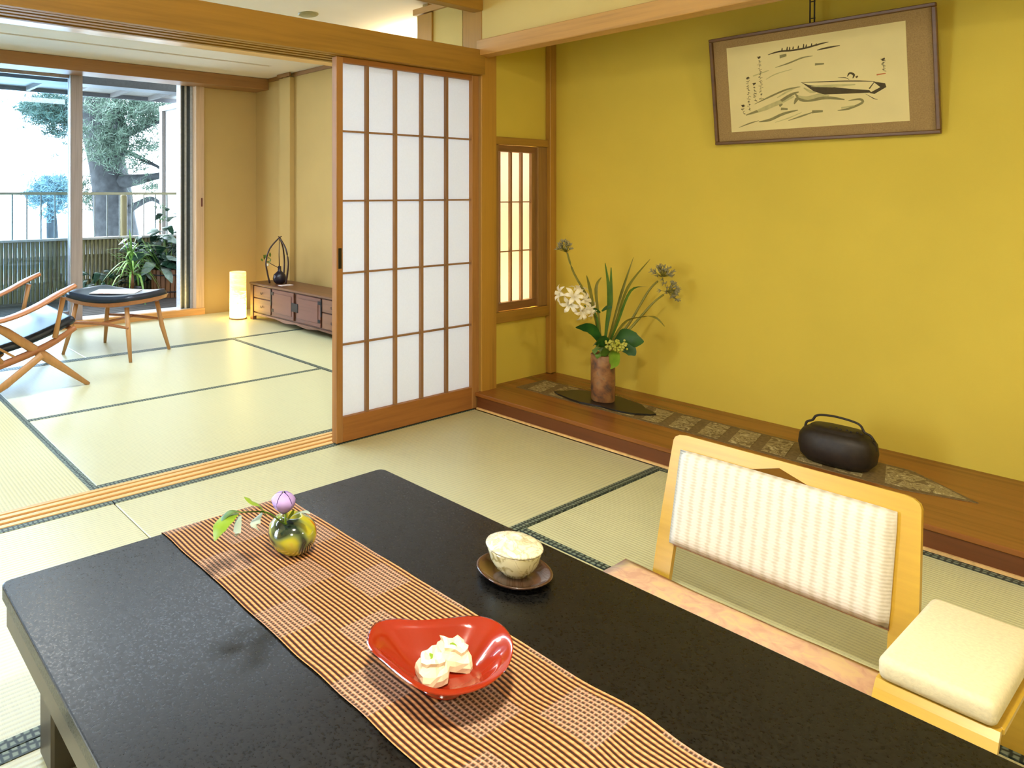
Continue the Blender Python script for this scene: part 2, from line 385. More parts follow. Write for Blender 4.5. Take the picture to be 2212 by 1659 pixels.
# ------------------------------------------------------------------ lattice sliding door
d1 = sempty('door_1', 'white paper lattice sliding door')
X0, X1, YD = 1.935, 2.862, 2.460
for x0, x1 in ((X0, 1.971), (2.812, X1)): obj('stile', bxm(x0, x1, YD, YD+.034, 0.004, 1.703, b=.002), M_STILE, d1)
obj('bottom_rail', bxm(1.971, 2.812, YD+.001, YD+.033, 0.004, 0.113, b=.002), M_RAILX, d1)
obj('top_rail', bxm(1.971, 2.812, YD+.001, YD+.033, 1.678, 1.703, b=.002), M_RAILX, d1)
for x in (2.117, 2.291, 2.462, 2.634): obj('muntin', bxm(x-.0085, x+.0085, YD+.004, YD+.020, 0.113, 1.678, b=.001), M_KUMI, d1)
for z in (1.376, 1.068, 0.747, 0.432): obj('crossbar', bxm(1.971, 2.812, YD+.007, YD+.019, z-.004, z+.004), M_KUMI, d1)
obj('paper', bxm(1.971, 2.812, YD+.0215, YD+.0222, 0.113, 1.678), M_PAPER, d1)
bm = newbm(); box(bm, 1.944, 1.962, YD-.002, YD+.002, 0.77, 0.86, b=.001)
obj('finger_pull', bm, plain('black_pull', srgb(20, 18, 16), 0.4), d1)

# small paper window in the alcove side wall
w2 = sempty('window_2', 'small paper lattice window glowing in the alcove side wall')
M_WZ = wood('niche_window_wood', srgb(150, 112, 62), 2); M_WX = wood('niche_window_wood_x', srgb(140, 98, 58), 0)
obj('header', bxm(2.992, 3.471, 2.478, 2.499, 1.362, 1.402, b=.002), M_SUGI_X, w2)
obj('sill', bxm(2.992, 3.471, 2.476, 2.499, 0.412, 0.468, b=.002), M_SUGI_X, w2)
obj('jamb', bxm(3.388, 3.472, 2.488, 2.56, 0.469, 1.361, b=.002), M_WZ, w2)
obj('jamb', bxm(3.0, 3.052, 2.488, 2.56, 0.469, 1.361, b=.002), M_WZ, w2)
obj('frame_rail', bxm(3.0521, 3.3879, 2.502, 2.53, 0.469, 0.512, b=.001), M_WX, w2)
obj('frame_rail', bxm(3.0521, 3.3879, 2.502, 2.53, 1.326, 1.361, b=.001), M_WX, w2)
obj('stile', bxm(3.356, 3.387, 2.505, 2.53, 0.513, 1.325), M_WZ, w2)
for x in (3.083, 3.18, 3.272): obj('muntin', bxm(x-.007, x+.007, 2.507, 2.522, 0.513, 1.325), M_KUMI, w2)
for z in (1.054, 0.786): obj('crossbar', bxm(3.053, 3.356, 2.510, 2.520, z-.003, z+.003), M_KUMI, w2)
obj('paper', bxm(3.053, 3.386, 2.5235, 2.5243, 0.513, 1.325), M_PAPER2, w2)

# ------------------------------------------------------------------ alcove platform
ap = thing('alcove_platform', 'polished reddish wooden platform of the alcove along the yellow wall', 'platform', (2.86, 0, 0))
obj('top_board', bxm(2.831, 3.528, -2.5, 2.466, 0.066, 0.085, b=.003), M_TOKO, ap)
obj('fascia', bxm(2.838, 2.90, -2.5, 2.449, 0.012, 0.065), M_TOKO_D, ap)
obj('base_strip', bxm(2.830, 2.90, -2.5, 2.449, 0.0026, 0.0115), M_SILLP, ap)
bm = newbm(); box(bm, 2.992, 3.471, 2.4665, 2.499, 0.04, 0.085)
obj('end_board', bm, M_TOKO, ap)

# patterned runner on the platform, with a pointed end
def arabesque():
    m, nt, p = base('patterned_cloth', srgb(176, 160, 110), 0.8, 0.1)
    v = coords(nt)
    vo = nt.nodes.new('ShaderNodeTexVoronoi'); nt.links.new(v, vo.inputs['Vector']); vo.inputs['Scale'].default_value = 26
    n = noise_(nt, v, 22, 2, 0.5, 2.5)
    nt.links.new(ramp(nt, n, [(0.42, srgb(122, 104, 70)), (0.50, srgb(176, 160, 112)), (0.58, srgb(140, 122, 84)), (0.66, srgb(196, 182, 138))]), p.inputs['Base Color'])
    return m
M_ARAB = arabesque()
rn = thing('alcove_runner', 'brown runner of patterned cloth squares with a pointed end on the alcove platform', 'runner', (3.2, 1.5, 0.085))
xa, xb = 3.095, 3.315
poly = [(xa, 2.38), (xa, 0.80), (3.16, 0.632), (3.225, 0.70), (xb, 0.84), (xb, 2.38)]
obj('backing', prism(newbm(), [(xa-.012, 2.40), (xa-.012, 0.80), (3.155, 0.615), (xb+.012, 0.83), (xb+.012, 2.40)], 2, 0.0852, 0.0872), plain('dark_brocade', srgb(118, 98, 62), 0.8, .3, 0, 90, .25), rn)
yy = 2.36; i = 0
while yy > 0.90:
    y2 = yy - 0.082
    obj('cloth_square', prism(newbm(), [(xa+.008, yy-.02), (xa+.008, y2-.02), (xb-.008, y2+.02), (xb-.008, yy+.02)], 2, 0.0873, 0.0885+0.0002*(i % 2)), M_ARAB, rn)
    yy = y2 - 0.040; i += 1
obj('cloth_point', prism(newbm(), [(xa+.012, 0.85), (xa+.02, 0.79), (3.158, 0.645), (3.222, 0.712), (xb-.015, 0.84), (xb-.01, 0.90)], 2, 0.0873, 0.0887), M_ARAB, rn)
# black board under the vase
bm = newbm(); pts = []
for k in range(28):
    a = 2*PI*k/28; r = 1+0.10*math.sin(3*a+1)+0.05*math.sin(7*a)
    pts.append((3.20+0.115*r*math.cos(a), 1.975+0.235*r*math.sin(a)))
prism(bm, pts, 2, 0.0895, 0.0965)
board = tag(obj('display_board', bm, plain('black_slab', srgb(30, 28, 26), 0.35, 0.5), None, (3.2, 1.975, 0.0895)), 'irregular black slab under the bamboo coloured vase', 'board')

# ------------------------------------------------------------------ framed ink picture
pf = thing('hanging_picture', 'wide framed ink painting of a boat on waves, hanging on the yellow wall', 'picture', (3.48, 1.19, 1.33))
# picture plane: bottom edge near the wall, top leaning into the room
def PP(u, v, off=0.0):
    y = 1.592 - u*0.806; z = 1.325 + v*0.483; x = 3.508 - v*0.066
    return V((x - off, y, z))
def slab(bm, u0, u1, v0, v1, o0, o1, b=0):
    vs = [bm.verts.new(PP(u, v, o)) for o in (o0, o1) for u, v in ((u0,v0),(u1,v0),(u1,v1),(u0,v1))]
    fs = [bm.faces.new([vs[i] for i in q]) for q in ((0,1,2,3),(7,6,5,4),(0,4,5,1),(1,5,6,2),(2,6,7,3),(3,7,4,0))]
    bmesh.ops.recalc_face_normals(bm, faces=fs)
    if b: bmesh.ops.bevel(bm, geom=list({e for f in fs for e in f.edges}), offset=b, segments=2, affect='EDGES', profile=.5)
    return bm
M_PFR = wood('picture_frame_wood', srgb(104, 72, 34), 1, 0.35)
M_PMAT = plain('picture_brocade', srgb(158, 130, 84), 0.8, 0.2, 0, 260, 0.16)
M_PPAP = plain('picture_paper', srgb(226, 210, 150), 0.85, 0.2, 0, 8, 0.03)
fw = 0.018; fh = 0.03
obj('frame', slab(newbm(), 0, 1, 1-fh, 1, -.004, .016, .003), M_PFR, pf); obj('frame', slab(newbm(), 0, 1, 0, fh, -.004, .016, .003), M_PFR, pf)
obj('frame', slab(newbm(), 0, fw, fh, 1-fh, -.004, .015, .003), M_PFR, pf); obj('frame', slab(newbm(), 1-fw, 1, fh, 1-fh, -.004, .015, .003), M_PFR, pf)
obj('mount', slab(newbm(), fw, 1-fw, fh, 1-fh, -.003, .003), M_PMAT, pf)
pu0, pu1, pv0, pv1 = 0.088, 0.885, 0.115, 0.898
sheet = obj('painting', slab(newbm(), pu0, pu1, pv0, pv1, .0031, .0042), M_PPAP, pf)
# ink strokes, in the sheet's own coordinates (0..1 across, 0..1 up)
def st(bm, pts, wd, off=.0046):
    q = [PP(pu0+(pu1-pu0)*a, pv0+(pv1-pv0)*b, off) for a, b in pts]
    if not hasattr(wd, '__len__'): wd = [wd*0.25] + [wd]*(len(q)-2) + [wd*0.25] if len(q) > 2 else [wd, wd*.5]
    q, wd = smooth(q, wd, 4); L = []
    for i, p in enumerate(q):
        d = (q[min(i+1, len(q)-1)] - q[max(i-1, 0)]).normalized(); n_ = V((1,0,0)); s = d.cross(n_).normalized()
        L.append((bm.verts.new(p-s*wd[i]/2), bm.verts.new(p+s*wd[i]/2)))
    for a, b in zip(L, L[1:]): bm.faces.new((a[0], a[1], b[1], b[0]))
def fillp(bm, pts, off=.0046):
    bm.faces.new([bm.verts.new(PP(pu0+(pu1-pu0)*a, pv0+(pv1-pv0)*b, off)) for a, b in pts])
INK = plain('ink_dark', srgb(74, 62, 34), 0.8); INK2 = plain('ink_mid', srgb(136, 128, 82), 0.85); INK3 = plain('ink_pale', srgb(190, 180, 122), 0.85)
bm = newbm()   # distant shore, boat, calligraphy
st(bm, [(.26,.855),(.33,.875),(.40,.868),(.48,.872),(.55,.89),(.61,.90)], .008); st(bm, [(.545,.83),(.60,.842),(.67,.846)], .009)
for x, hgt in ((.345,.03),(.375,.035),(.39,.03),(.41,.028),(.44,.03),(.47,.04),(.485,.03),(.515,.034),(.54,.026)):
    st(bm, [(x,.878),(x+.003,.878+hgt)], [.006,.003])
fillp(bm, [(.445,.505),(.48,.47),(.55,.43),(.62,.415),(.72,.375),(.81,.345),(.82,.318),(.74,.325),(.65,.335),(.57,.345),(.515,.39)][::-1])
fillp(bm, [(.83,.43),(.89,.40),(.895,.36),(.835,.30),(.81,.315),(.865,.365)][::-1])
st(bm, [(.445,.50),(.55,.485),(.66,.47),(.76,.45),(.84,.43)], .004); st(bm, [(.81,.36),(.835,.42)], .005)
st(bm, [(.70,.51),(.715,.545),(.735,.52),(.728,.485)], .008); st(bm, [(.745,.49),(.755,.505)], .009); st(bm, [(.65,.51),(.69,.50),(.71,.475)], .003)
st(bm, [(.79,.31),(.83,.255),(.85,.24)], .003)
random.seed(3)
for cx_, z0, z1, nn in ((.205,.86,.34,11),(.165,.56,.34,6),(.125,.64,.24,9),(.085,.32,.20,3),(.885,.66,.52,4)):
    for q in range(nn):
        zc = z0+(z1-z0)*(q+.5)/nn; hh = abs(z1-z0)/nn*.42
        if q == 0: st(bm, [(cx_-.008,zc),(cx_+.009,zc+.01)], .012)
        for _ in range(3):
            a = random.uniform(-.009,.009); b = random.uniform(-hh,hh)
            st(bm, [(cx_+a-.005,zc+b),(cx_+a+.006,zc+b+random.uniform(-.01,.01))], [.0022,.0012])
        st(bm, [(cx_+random.uniform(-.004,.004),zc+hh),(cx_,zc),(cx_+random.uniform(-.006,.006),zc-hh)], .0016)
obj('ink_strokes', bm, INK, sheet, kind='stuff')
bm = newbm()
for s_, w_ in (([(.10,.19),(.20,.24),(.30,.30),(.38,.375),(.43,.40)], .011), ([(.18,.10),(.25,.115),(.33,.17),(.42,.20)], .010), ([(.36,.09),(.44,.13),(.52,.17)], .006),
               ([(.41,.38),(.44,.315),(.50,.30),(.58,.31),(.68,.27)], .012), ([(.40,.27),(.415,.32),(.43,.34)], .012), ([(.16,.31),(.26,.38),(.36,.44),(.44,.455)], .006),
               ([(.64,.16),(.70,.17),(.77,.22),(.76,.26),(.70,.255)], .007), ([(.32,.23),(.36,.22)], .010), ([(.50,.17),(.56,.165)], .012), ([(.31,.27),(.33,.285)], .014),
               ([(.33,.82),(.37,.825)], .016), ([(.53,.68),(.58,.675)], .008), ([(.30,.70),(.38,.73),(.46,.77),(.52,.775)], .005), ([(.05,.05),(.12,.09),(.18,.115)], .005)):
    st(bm, s_, w_*1.25, .0049)
obj('ink_wash', bm, INK2, sheet, kind='stuff')
bm = newbm()
for s_, w_ in (([(.12,.20),(.22,.27),(.32,.33),(.40,.36)], .035), ([(.42,.36),(.48,.34),(.55,.36),(.60,.33)], .03), ([(.24,.58),(.30,.63),(.40,.66)], .007), ([(.16,.64),(.26,.68)], .009),
               ([(.28,.08),(.36,.12),(.44,.17)], .006), ([(.30,.36),(.38,.44),(.43,.46)], .018), ([(.46,.44),(.50,.40),(.53,.38)], .02), ([(.66,.19),(.73,.20)], .012), ([(.50,.45),(.62,.44),(.74,.42)], .022)):
    st(bm, s_, w_, .00435)
obj('pale_wash', bm, INK3, sheet, kind='stuff')
bm = newbm(); st(bm, [(.85,.495),(.895,.50)], .006); obj('red_seal', bm, plain('seal_red', srgb(196, 110, 60), 0.8), sheet)
# hanging hardware going up to the alcove ceiling
bm = newbm()
for dy in (-.008, .008): tube(bm, [PP(.505, .98, .0) + V((0,dy,0)), V((3.455, 1.185+dy, 2.499))], .0028, 6)
for q in range(9): tube(bm, [V((3.4545-.0, 1.177, 1.83+q*.07)), V((3.4545, 1.193, 1.83+q*.07))], .0022, 6)
obj('hanger', bm, plain('dark_cord', srgb(38, 30, 30), 0.5), pf)
obj('hanger_pad', bxm(3.462, 3.529, 1.17, 1.20, 1.66, 1.69), M_PFR, pf)

# ------------------------------------------------------------------ vase with flowers
vz = 0.0966
vx, vy = 3.195, 1.975
vt = thing('flower_vase', 'tall brown pottery cylinder vase holding lilies and agapanthus stems', 'vase', (vx, vy, vz))
def vase_mat():
    m, nt, p = base('rust_pottery', srgb(150, 96, 54), 0.4, 0.4)
    v = coords(nt); n = noise_(nt, v, 16, 4, 0.6, 0.5)
    nt.links.new(ramp(nt, n, [(0.35, srgb(92, 70, 60)), (0.48, srgb(140, 96, 62)), (0.6, srgb(160, 116, 74)), (0.72, srgb(112, 100, 84))]), p.inputs['Base Color'])
    bump(nt, p, n, .3, .002); return m
obj('body', lathe(newbm(), [(0.0, vz), (.050, vz), (.054, vz+.006), (.0555, vz+.08), (.055, vz+.16), (.056, vz+.222), (.053, vz+.226), (.049, vz+.222), (.048, vz+.10), (0, vz+.10)], 32, (vx, vy, 0)), vase_mat(), vt)
G1 = leaf_mat('leaf_green', srgb(58, 96, 34), srgb(88, 120, 40)); G2 = leaf_mat('leaf_bright', srgb(110, 146, 34), srgb(140, 170, 50)); G3 = leaf_mat('leaf_dark', srgb(30, 74, 30), srgb(52, 98, 34))
STEM = leaf_mat('stem_green', srgb(112, 112, 40), srgb(130, 124, 50))
D0 = 3.47
mouth = V((vx, vy, 0.30))
def blade(pts, wd, m=G1, side=V((.81,-.58,0))):
    n = len(pts)
    return obj('grass_blade', ribbon(newbm(), pts, wd, side, .25), m, vt)
for tip, midp, wd, mm in (((3.196,1.964,0.764), (3.212,1.953,0.603), [.012,.022,.003], G1), ((3.257,1.970,0.738), (3.253,1.972,0.574), [.012,.024,.004], G1),
                      ((3.364,1.917,0.786), (3.299,1.939,0.620), [.010,.014,.002], STEM), ((3.333,1.816,0.786), (3.266,1.889,0.650), [.010,.014,.002], STEM),
                      ((3.307,1.811,0.658), (3.258,1.871,0.635), [.012,.014,.002], G1), ((3.114,2.011,0.705), (3.136,2.007,0.636), [.012,.016,.003], STEM), ((3.218,1.998,0.690), (3.178,2.002,0.634), [.01,.016,.003], STEM)):
    blade([mouth, V(mouth)*.5+V(midp)*.5, midp, tip], [wd[0]*.6, wd[0], wd[1], wd[2]], mm)
blade([mouth, (3.227,1.892,0.476), (3.260,1.819,0.518), (3.294,1.770,0.519), (3.321,1.739,0.478)], [.01,.014,.014,.012,.002], STEM)
def agap(center, dirs, nm, heads, seed, base_pts, spread):
    random.seed(seed)
    ag = obj('flower_stem', tube(newbm(), base_pts, [.006,.006,.005,.0045][:len(base_pts)], 8, smooth_path=True), STEM, vt)
    bm = newbm(); bm2 = newbm(); c = V(center); d0 = V(dirs).normalized()
    for k_ in range(heads):
        v = V((random.gauss(0,1), random.gauss(0,1), random.gauss(0,1))).normalized()
        v = (v*spread + d0).normalized(); L = random.uniform(.03, .055)
        e = c + v*L
        tube(bm, [c, e], [.0012, .001], 5)
        for j in range(4):
            s_ = V((random.gauss(0,1), random.gauss(0,1), random.gauss(0,1))).normalized()
            tube(bm2, [e, e + (v+s_*.8).normalized()*.017], [.0036, .0008], 5)
    obj('flower_head', bm, STEM, vt); obj('florets', bm2, plain('pale_floret', srgb(150, 144, 110), .7), vt, kind='stuff')
agap((3.080,2.097,0.812), (-.1,.1,1), '', 26, 5, [mouth, (3.169,2.009,0.532), (3.109,2.076,0.710), (3.082,2.095,0.810)], .9)
agap((3.400,1.793,0.699), (.4,-.1,.6), '', 34, 6, [mouth, (3.279,1.892,0.470), (3.345,1.832,0.628), (3.383,1.805,0.679)], 1.1)
agap((3.382,1.757,0.633), (.5,-.2,.1), '', 34, 8, [mouth, (3.272,1.860,0.476), (3.324,1.798,0.578), (3.366,1.768,0.620)], 1.1)
# white lilies
LILY = leaf_mat('lily_white', srgb(238, 226, 190), srgb(250, 244, 226), .5)
random.seed(11)
for (c_, dv) in (((3.023,2.088,0.614), (-.8,.5,.2)), ((3.038,2.028,0.609), (-.5,-.5,.3)), ((3.096,2.011,0.583), (.1,-.8,.2)), ((3.071,2.005,0.538), (-.2,-.7,-.3)), ((3.119,1.995,0.543), (.5,-.6,-.2)), ((3.059,2.062,0.565), (-.6,-.3,-.2)), ((3.128,2.062,0.624), (0,-.2,1))):
    c_ = V(c_); dv = V(dv).normalized(); s_, u_ = frame_of(dv); bm = newbm()
    for j in range(6):
        a = 2*PI*j/6+random.uniform(-.2,.2); o_ = s_*math.cos(a)+u_*math.sin(a); sd = dv.cross(o_)
        ribbon(bm, [c_-dv*.02, c_+o_*.015+dv*.01, c_+o_*.034+dv*.018, c_+o_*.052+dv*.006], [.006,.018,.020,.002], sd, .15, 4)
    for j in range(4):
        tube(bm, [c_-dv*.01, c_+dv*.03+(s_*random.uniform(-1,1)+u_*random.uniform(-1,1))*.008], [.001,.0015], 5)
    obj('lily_flower', bm, LILY, vt)
obj('flower_stem', tube(newbm(), [mouth, (3.170,1.983,0.424), (3.150,1.985,0.515), (3.105,2.017,0.560)], [.007,.006,.005,.003], 8, smooth_path=True), G1, vt)
for pts, wd, mm in (([(3.183,1.973,0.374), (3.128,1.988,0.445), (3.087,2.006,0.461), (3.044,2.024,0.460)], [.02,.05,.045,.003], G3),
                    ([(3.216,1.950,0.379), (3.227,1.892,0.416), (3.234,1.838,0.406), (3.252,1.801,0.404)], [.03,.08,.075,.004], G3),
                    ([(3.179,1.927,0.369), (3.128,1.939,0.402), (3.097,1.949,0.398), (3.074,1.953,0.378)], [.03,.06,.05,.004], G3),
                    ([(3.159,1.929,0.334), (3.119,1.934,0.354), (3.095,1.938,0.341), (3.092,1.941,0.319)], [.03,.05,.04,.003], G1),
                    ([(3.210,1.930,0.372), (3.217,1.875,0.369), (3.225,1.845,0.352), (3.228,1.830,0.336)], [.03,.05,.05,.003], G3),
                    ([(3.186,1.946,0.372), (3.137,1.957,0.387), (3.101,1.958,0.365), (3.090,1.954,0.339)], [.03,.05,.045,.003], G1),
                    ([(3.175,1.930,0.338), (3.163,1.902,0.328), (3.145,1.890,0.299), (3.132,1.899,0.273)], [.03,.065,.055,.004], G2),
                    ([(3.216,1.974,0.386), (3.183,1.973,0.361), (3.183,1.961,0.341)], [.02,.06,.02], G1),
                    ([(3.192,1.979,0.529), (3.205,1.958,0.549), (3.214,1.939,0.551)], [.006,.02,.004], G3), ([(3.168,1.972,0.526), (3.138,1.982,0.543), (3.118,1.984,0.543)], [.006,.018,.004], G3)):
    obj('leaf', ribbon(newbm(), pts, wd, V((.3,-.5,.8)), .18), mm, vt)
bm = newbm(); random.seed(4); cc = V((3.153,1.884,0.380))
for k_ in range(110):
    q = cc + V((random.gauss(0,.014), random.gauss(0,.018), random.gauss(0,.011)))
    bmesh.ops.create_icosphere(bm, subdivisions=1, radius=random.uniform(.0055,.0085), matrix=Matrix.Translation(q))
obj('flower_cluster', bm, leaf_mat('hydrangea_bud', srgb(176, 176, 60), srgb(206, 204, 110)), vt, smooth_=True)

# ------------------------------------------------------------------ dark bronze kettle with bail handle
kt = thing('bronze_kettle', 'dark bronze oval kettle with an arched handle on the alcove runner', 'kettle', (3.18, 1.01, 0.0893))
bm = newbm(); n = 40; prof = [(0,.0893,.0),(.55,.0893,0),(.80,.0935,0),(.95,.115,0),(1.0,.15,0),(.97,.185,0),(.88,.203,0),(.76,.213,0),(.70,.215,0),(.68,.222,0),(.40,.226,0),(0,.227,0)]
rings = []
for f_, z_, _ in prof:
    if f_ == 0: rings.append([bm.verts.new((3.18,1.01,z_))]); continue
    r = []
    for k_ in range(n):
        a = 2*PI*k_/n; ca, sa = math.cos(a), math.sin(a)
        ex = 0.080*f_; ey = 0.121*f_
        r.append(bm.verts.new((3.18+ex*math.copysign(abs(ca)**.72, ca), 1.012+ey*math.copysign(abs(sa)**.62, sa), z_)))
    rings.append(r)
for a, b in zip(rings, rings[1:]):
    for k_ in range(n):
        k2 = (k_+1) % n
        if len(a) == 1: f = bm.faces.new((a[0], b[k_], b[k2]))
        elif len(b) == 1: f = bm.faces.new((a[k2], a[k_], b[0]))
        else: f = bm.faces.new((a[k_], b[k_], b[k2], a[k2]))
        f.smooth = True
bmesh.ops.recalc_face_normals(bm, faces=bm.faces)
BRZ = plain('dark_bronze', srgb(44, 36, 28), 0.5, 0.6, 0.35, 60, .3, 0, .15)
obj('body', bm, BRZ, kt)
obj('handle', tube(newbm(), [(3.180,1.132,0.135), (3.180,1.119,0.193), (3.180,1.112,0.220), (3.180,1.093,0.232), (3.180,1.081,0.251), (3.180,1.055,0.260), (3.180,1.012,0.263), (3.180,0.962,0.258), (3.180,0.941,0.249), (3.180,0.929,0.228), (3.180,0.909,0.218), (3.180,0.898,0.190), (3.180,0.894,0.169)], .0042, 8, smooth_path=True), BRZ, kt)
bm = newbm()
for k_ in range(7): bmesh.ops.create_icosphere(bm, subdivisions=2, radius=.004, matrix=Matrix.Translation((3.15+.01*(k_ % 2), 0.985-.016*k_+.04, .227)))
obj('lid_ornament', bm, BRZ, kt, smooth_=True)

# ------------------------------------------------------------------ low black table
def table_mat():
    m, nt, p = base('black_lacquer', srgb(14, 14, 12), 0.3, 0.38)
    v = coords(nt); n1 = noise_(nt, v, 210, 2, .5); n2 = noise_(nt, v, 60, 2, .5)
    nt.links.new(ramp(nt, n1, [(.4, srgb(10, 10, 9)), (.7, srgb(26, 25, 23))]), p.inputs['Base Color'])
    nt.links.new(ramp(nt, n1, [(.35, (.26,.26,.26,1)), (.7, (.40,.40,.40,1))]), p.inputs['Roughness'])
    bump(nt, p, n1, .12, .001); return m
M_TAB = table_mat()
TX0, TX1, TY0, TY1, TZ = 0.335, 1.345, -0.38, 1.505, 0.33
tb = thing('low_table', 'long low black lacquered table with a fine speckled top', 'table', (0.84, 0.56, 0))
bm = newbm(); pts = []
for cx_, cy_, a0 in ((TX1-.02, TY1-.02, 0), (TX0+.02, TY1-.02, 1), (TX0+.02, TY0+.02, 2), (TX1-.02, TY0+.02, 3)):
    for j in range(5):
        a = (a0+j/4)*PI/2; pts.append((cx_+.02*math.cos(a), cy_+.02*math.sin(a)))
prism(bm, pts, 2, TZ-.028, TZ, .003)
obj('tabletop', bm, M_TAB, tb)
M_TABE = plain('table_apron_lacquer', srgb(58, 50, 38), 0.35, .5)
bm = newbm(); box(bm, TX0+.006, TX0+.03, TY0+.03, TY1-.03, TZ-.075, TZ-.0285); box(bm, TX1-.03, TX1-.006, TY0+.03, TY1-.03, TZ-.075, TZ-.0285)
box(bm, TX0+.03, TX1-.03, TY0+.006, TY0+.03, TZ-.075, TZ-.0285); box(bm, TX0+.03, TX1-.03, TY1-.03, TY1-.006, TZ-.075, TZ-.0285)
obj('apron', bm, M_TABE, tb)
for x, y in ((TX0+.10, TY0+.10), (TX1-.10, TY0+.10), (TX0+.10, TY1-.10), (TX1-.10, TY1-.10)):
    obj('leg', bxm(x-.04, x+.04, y-.04, y+.04, 0.0015, TZ-.0287, b=.006), M_TABE, tb)

# woven runner on the table
def runner_mat():
    m, nt, p = base('woven_runner_cloth', srgb(206, 142, 92), 0.7, .25)
    v = coords(nt, kind='UV'); sep = nt.nodes.new('ShaderNodeSeparateXYZ'); nt.links.new(v, sep.inputs[0])
    def mth(op, a, b=None, c=None):
        n = nt.nodes.new('ShaderNodeMath'); n.operation = op
        for i, x in enumerate((a, b, c)):
            if x is None: continue
            if isinstance(x, (int, float)): n.inputs[i].default_value = x
            else: nt.links.new(x, n.inputs[i])
        return n.outputs[0]
    X, Y = sep.outputs[0], sep.outputs[1]
    nzv = noise_(nt, coords(nt, (1, .3, 1)), 40, 2)
    ph = mth('MULTIPLY_ADD', X, 2*PI/PITCH, 0.0)
    ridge = mth('MULTIPLY_ADD', mth('SINE', ph), 0.5, 0.5)
    fx = mth('FRACT', mth('MULTIPLY', mth('ADD', X, 1.0), 1/.111)); fy = mth('FRACT', mth('MULTIPLY', mth('ADD', Y, 2.0), 1/.23))
    par = mth('MODULO', mth('FLOOR', mth('MULTIPLY', mth('ADD', X, 1.0), 1/.111)), 2.0)
    fy2 = mth('FRACT', mth('ADD', fy, mth('MULTIPLY', par, 0.45)))
    blk = mth('MULTIPLY', mth('GREATER_THAN', fy2, 0.62), mth('GREATER_THAN', fx, 0.05))
    base_c = ramp(nt, ridge, [(0.22, srgb(62, 34, 20)), (0.5, srgb(168, 104, 58)), (0.85, srgb(224, 166, 110))])
    cross = mth('MULTIPLY_ADD', mth('SINE', mth('MULTIPLY', Y, 2*PI/.0062)), .5, .5)
    net = mth('MAXIMUM', ridge, cross)
    blk_c = ramp(nt, net, [(0.45, srgb(84, 66, 58)), (0.8, srgb(176, 130, 100)), (0.97, srgb(190, 166, 150))])
    mx = nt.nodes.new('ShaderNodeMixRGB'); nt.links.new(mth('MULTIPLY', blk, 0.62), mx.inputs[0]); nt.links.new(base_c, mx.inputs[1]); nt.links.new(blk_c, mx.inputs[2])
    dk = nt.nodes.new('ShaderNodeMixRGB'); dk.blend_type = 'MULTIPLY'; dk.inputs[0].default_value = .5
    tw = mth('MULTIPLY_ADD', mth('SINE', mth('ADD', mth('MULTIPLY', Y, 2*PI/.011), mth('MULTIPLY', ph, .5))), .25, .75)
    nt.links.new(mx.outputs[0], dk.inputs[1]); nt.links.new(tw, dk.inputs[2])
    nt.links.new(dk.outputs[0], p.inputs['Base Color'])
    nt.links.new(p.inputs['Base Color'].links[0].from_socket, p.inputs['Base Color'])
    return m
PITCH = 0.0100
rx0, rx1 = 0.682, 1.014
bm = newbm(); nx = int((rx1-rx0)/PITCH*6); prev = None
uvl = []
ys = [TY0+.02+(TY1-.004-TY0-.02)*i/150 for i in range(151)]
path = [(y, 0.0) for y in ys] + [(TY1+.002, -.002), (TY1+.004, -.008), (TY1+.0045, -.03), (TY1+.0045, -.08), (TY1+.0045, -.12)]
for (y, dz) in path:
    row = []
    for i in range(nx+1):
        x = rx0+(rx1-rx0)*i/nx
        hgt = .0012*(.5+.5*math.sin(x*2*PI/PITCH))+.0016
        if dz == 0:
            am = min(1, max(0, (.86-y)/.25)); px_ = x + .0055*am*math.sin(y*34+x*7)+.0022*noise.noise(V((x*14, y*14, 0)))*(1+am); row.append(bm.verts.new((px_, y, TZ+hgt+max(0,.0012*math.sin(y*40+x*14)*am))))
        else: row.append(bm.verts.new((x, y+hgt*.8, TZ+dz+(hgt if dz > -.004 else 0))))
    if prev:
        for i in range(nx): bm.faces.new((prev[i], prev[i+1], row[i+1], row[i])).smooth = True
    prev = row; uvl += [(rx0+(rx1-rx0)*i/nx, y+dz) for i in range(nx+1)]
bm.verts.index_update(); uvlay = bm.loops.layers.uv.new('weave')
for f in bm.faces:
    for lp_ in f.loops: lp_[uvlay].uv = uvl[lp_.vert.index]
tr_ = tag(obj('table_runner', bm, runner_mat()), 'orange and brown ribbed woven runner along the black table', 'runner')

# ------------------------------------------------------------------ round bud vase with balloon flower
bvx, bvy = .872, 1.262
bz = TZ+.0032
bv = thing('bud_vase', 'small round glazed vase in yellow, orange and dark green with a purple flower', 'vase', (bvx, bvy, bz))
def glaze():
    m, nt, p = base('painted_glaze', srgb(150, 150, 60), .12, .6)
    v = coords(nt, (1,1,1)); n = noise_(nt, v, 13, 1, .4, 1.0)
    nt.links.new(ramp(nt, n, [(.36, srgb(30, 48, 36)), (.42, srgb(108, 122, 74)), (.50, srgb(176, 172, 44)), (.56, srgb(190, 182, 60)), (.60, srgb(206, 122, 26)), (.70, srgb(120, 60, 24))]), p.inputs['Base Color'])
    p.inputs['Coat Weight'].default_value = .8; return m
obj('body', lathe(newbm(), [(0, bz), (.024, bz), (.027, bz+.003), (.040, bz+.012), (.050, bz+.028), (.053, bz+.042), (.049, bz+.058), (.038, bz+.070), (.023, bz+.0765), (.020, bz+.078), (.018, bz+.075), (.019, bz+.05), (0, bz+.04)], 40, (bvx, bvy, 0)), glaze(), bv)
dB = 1.5
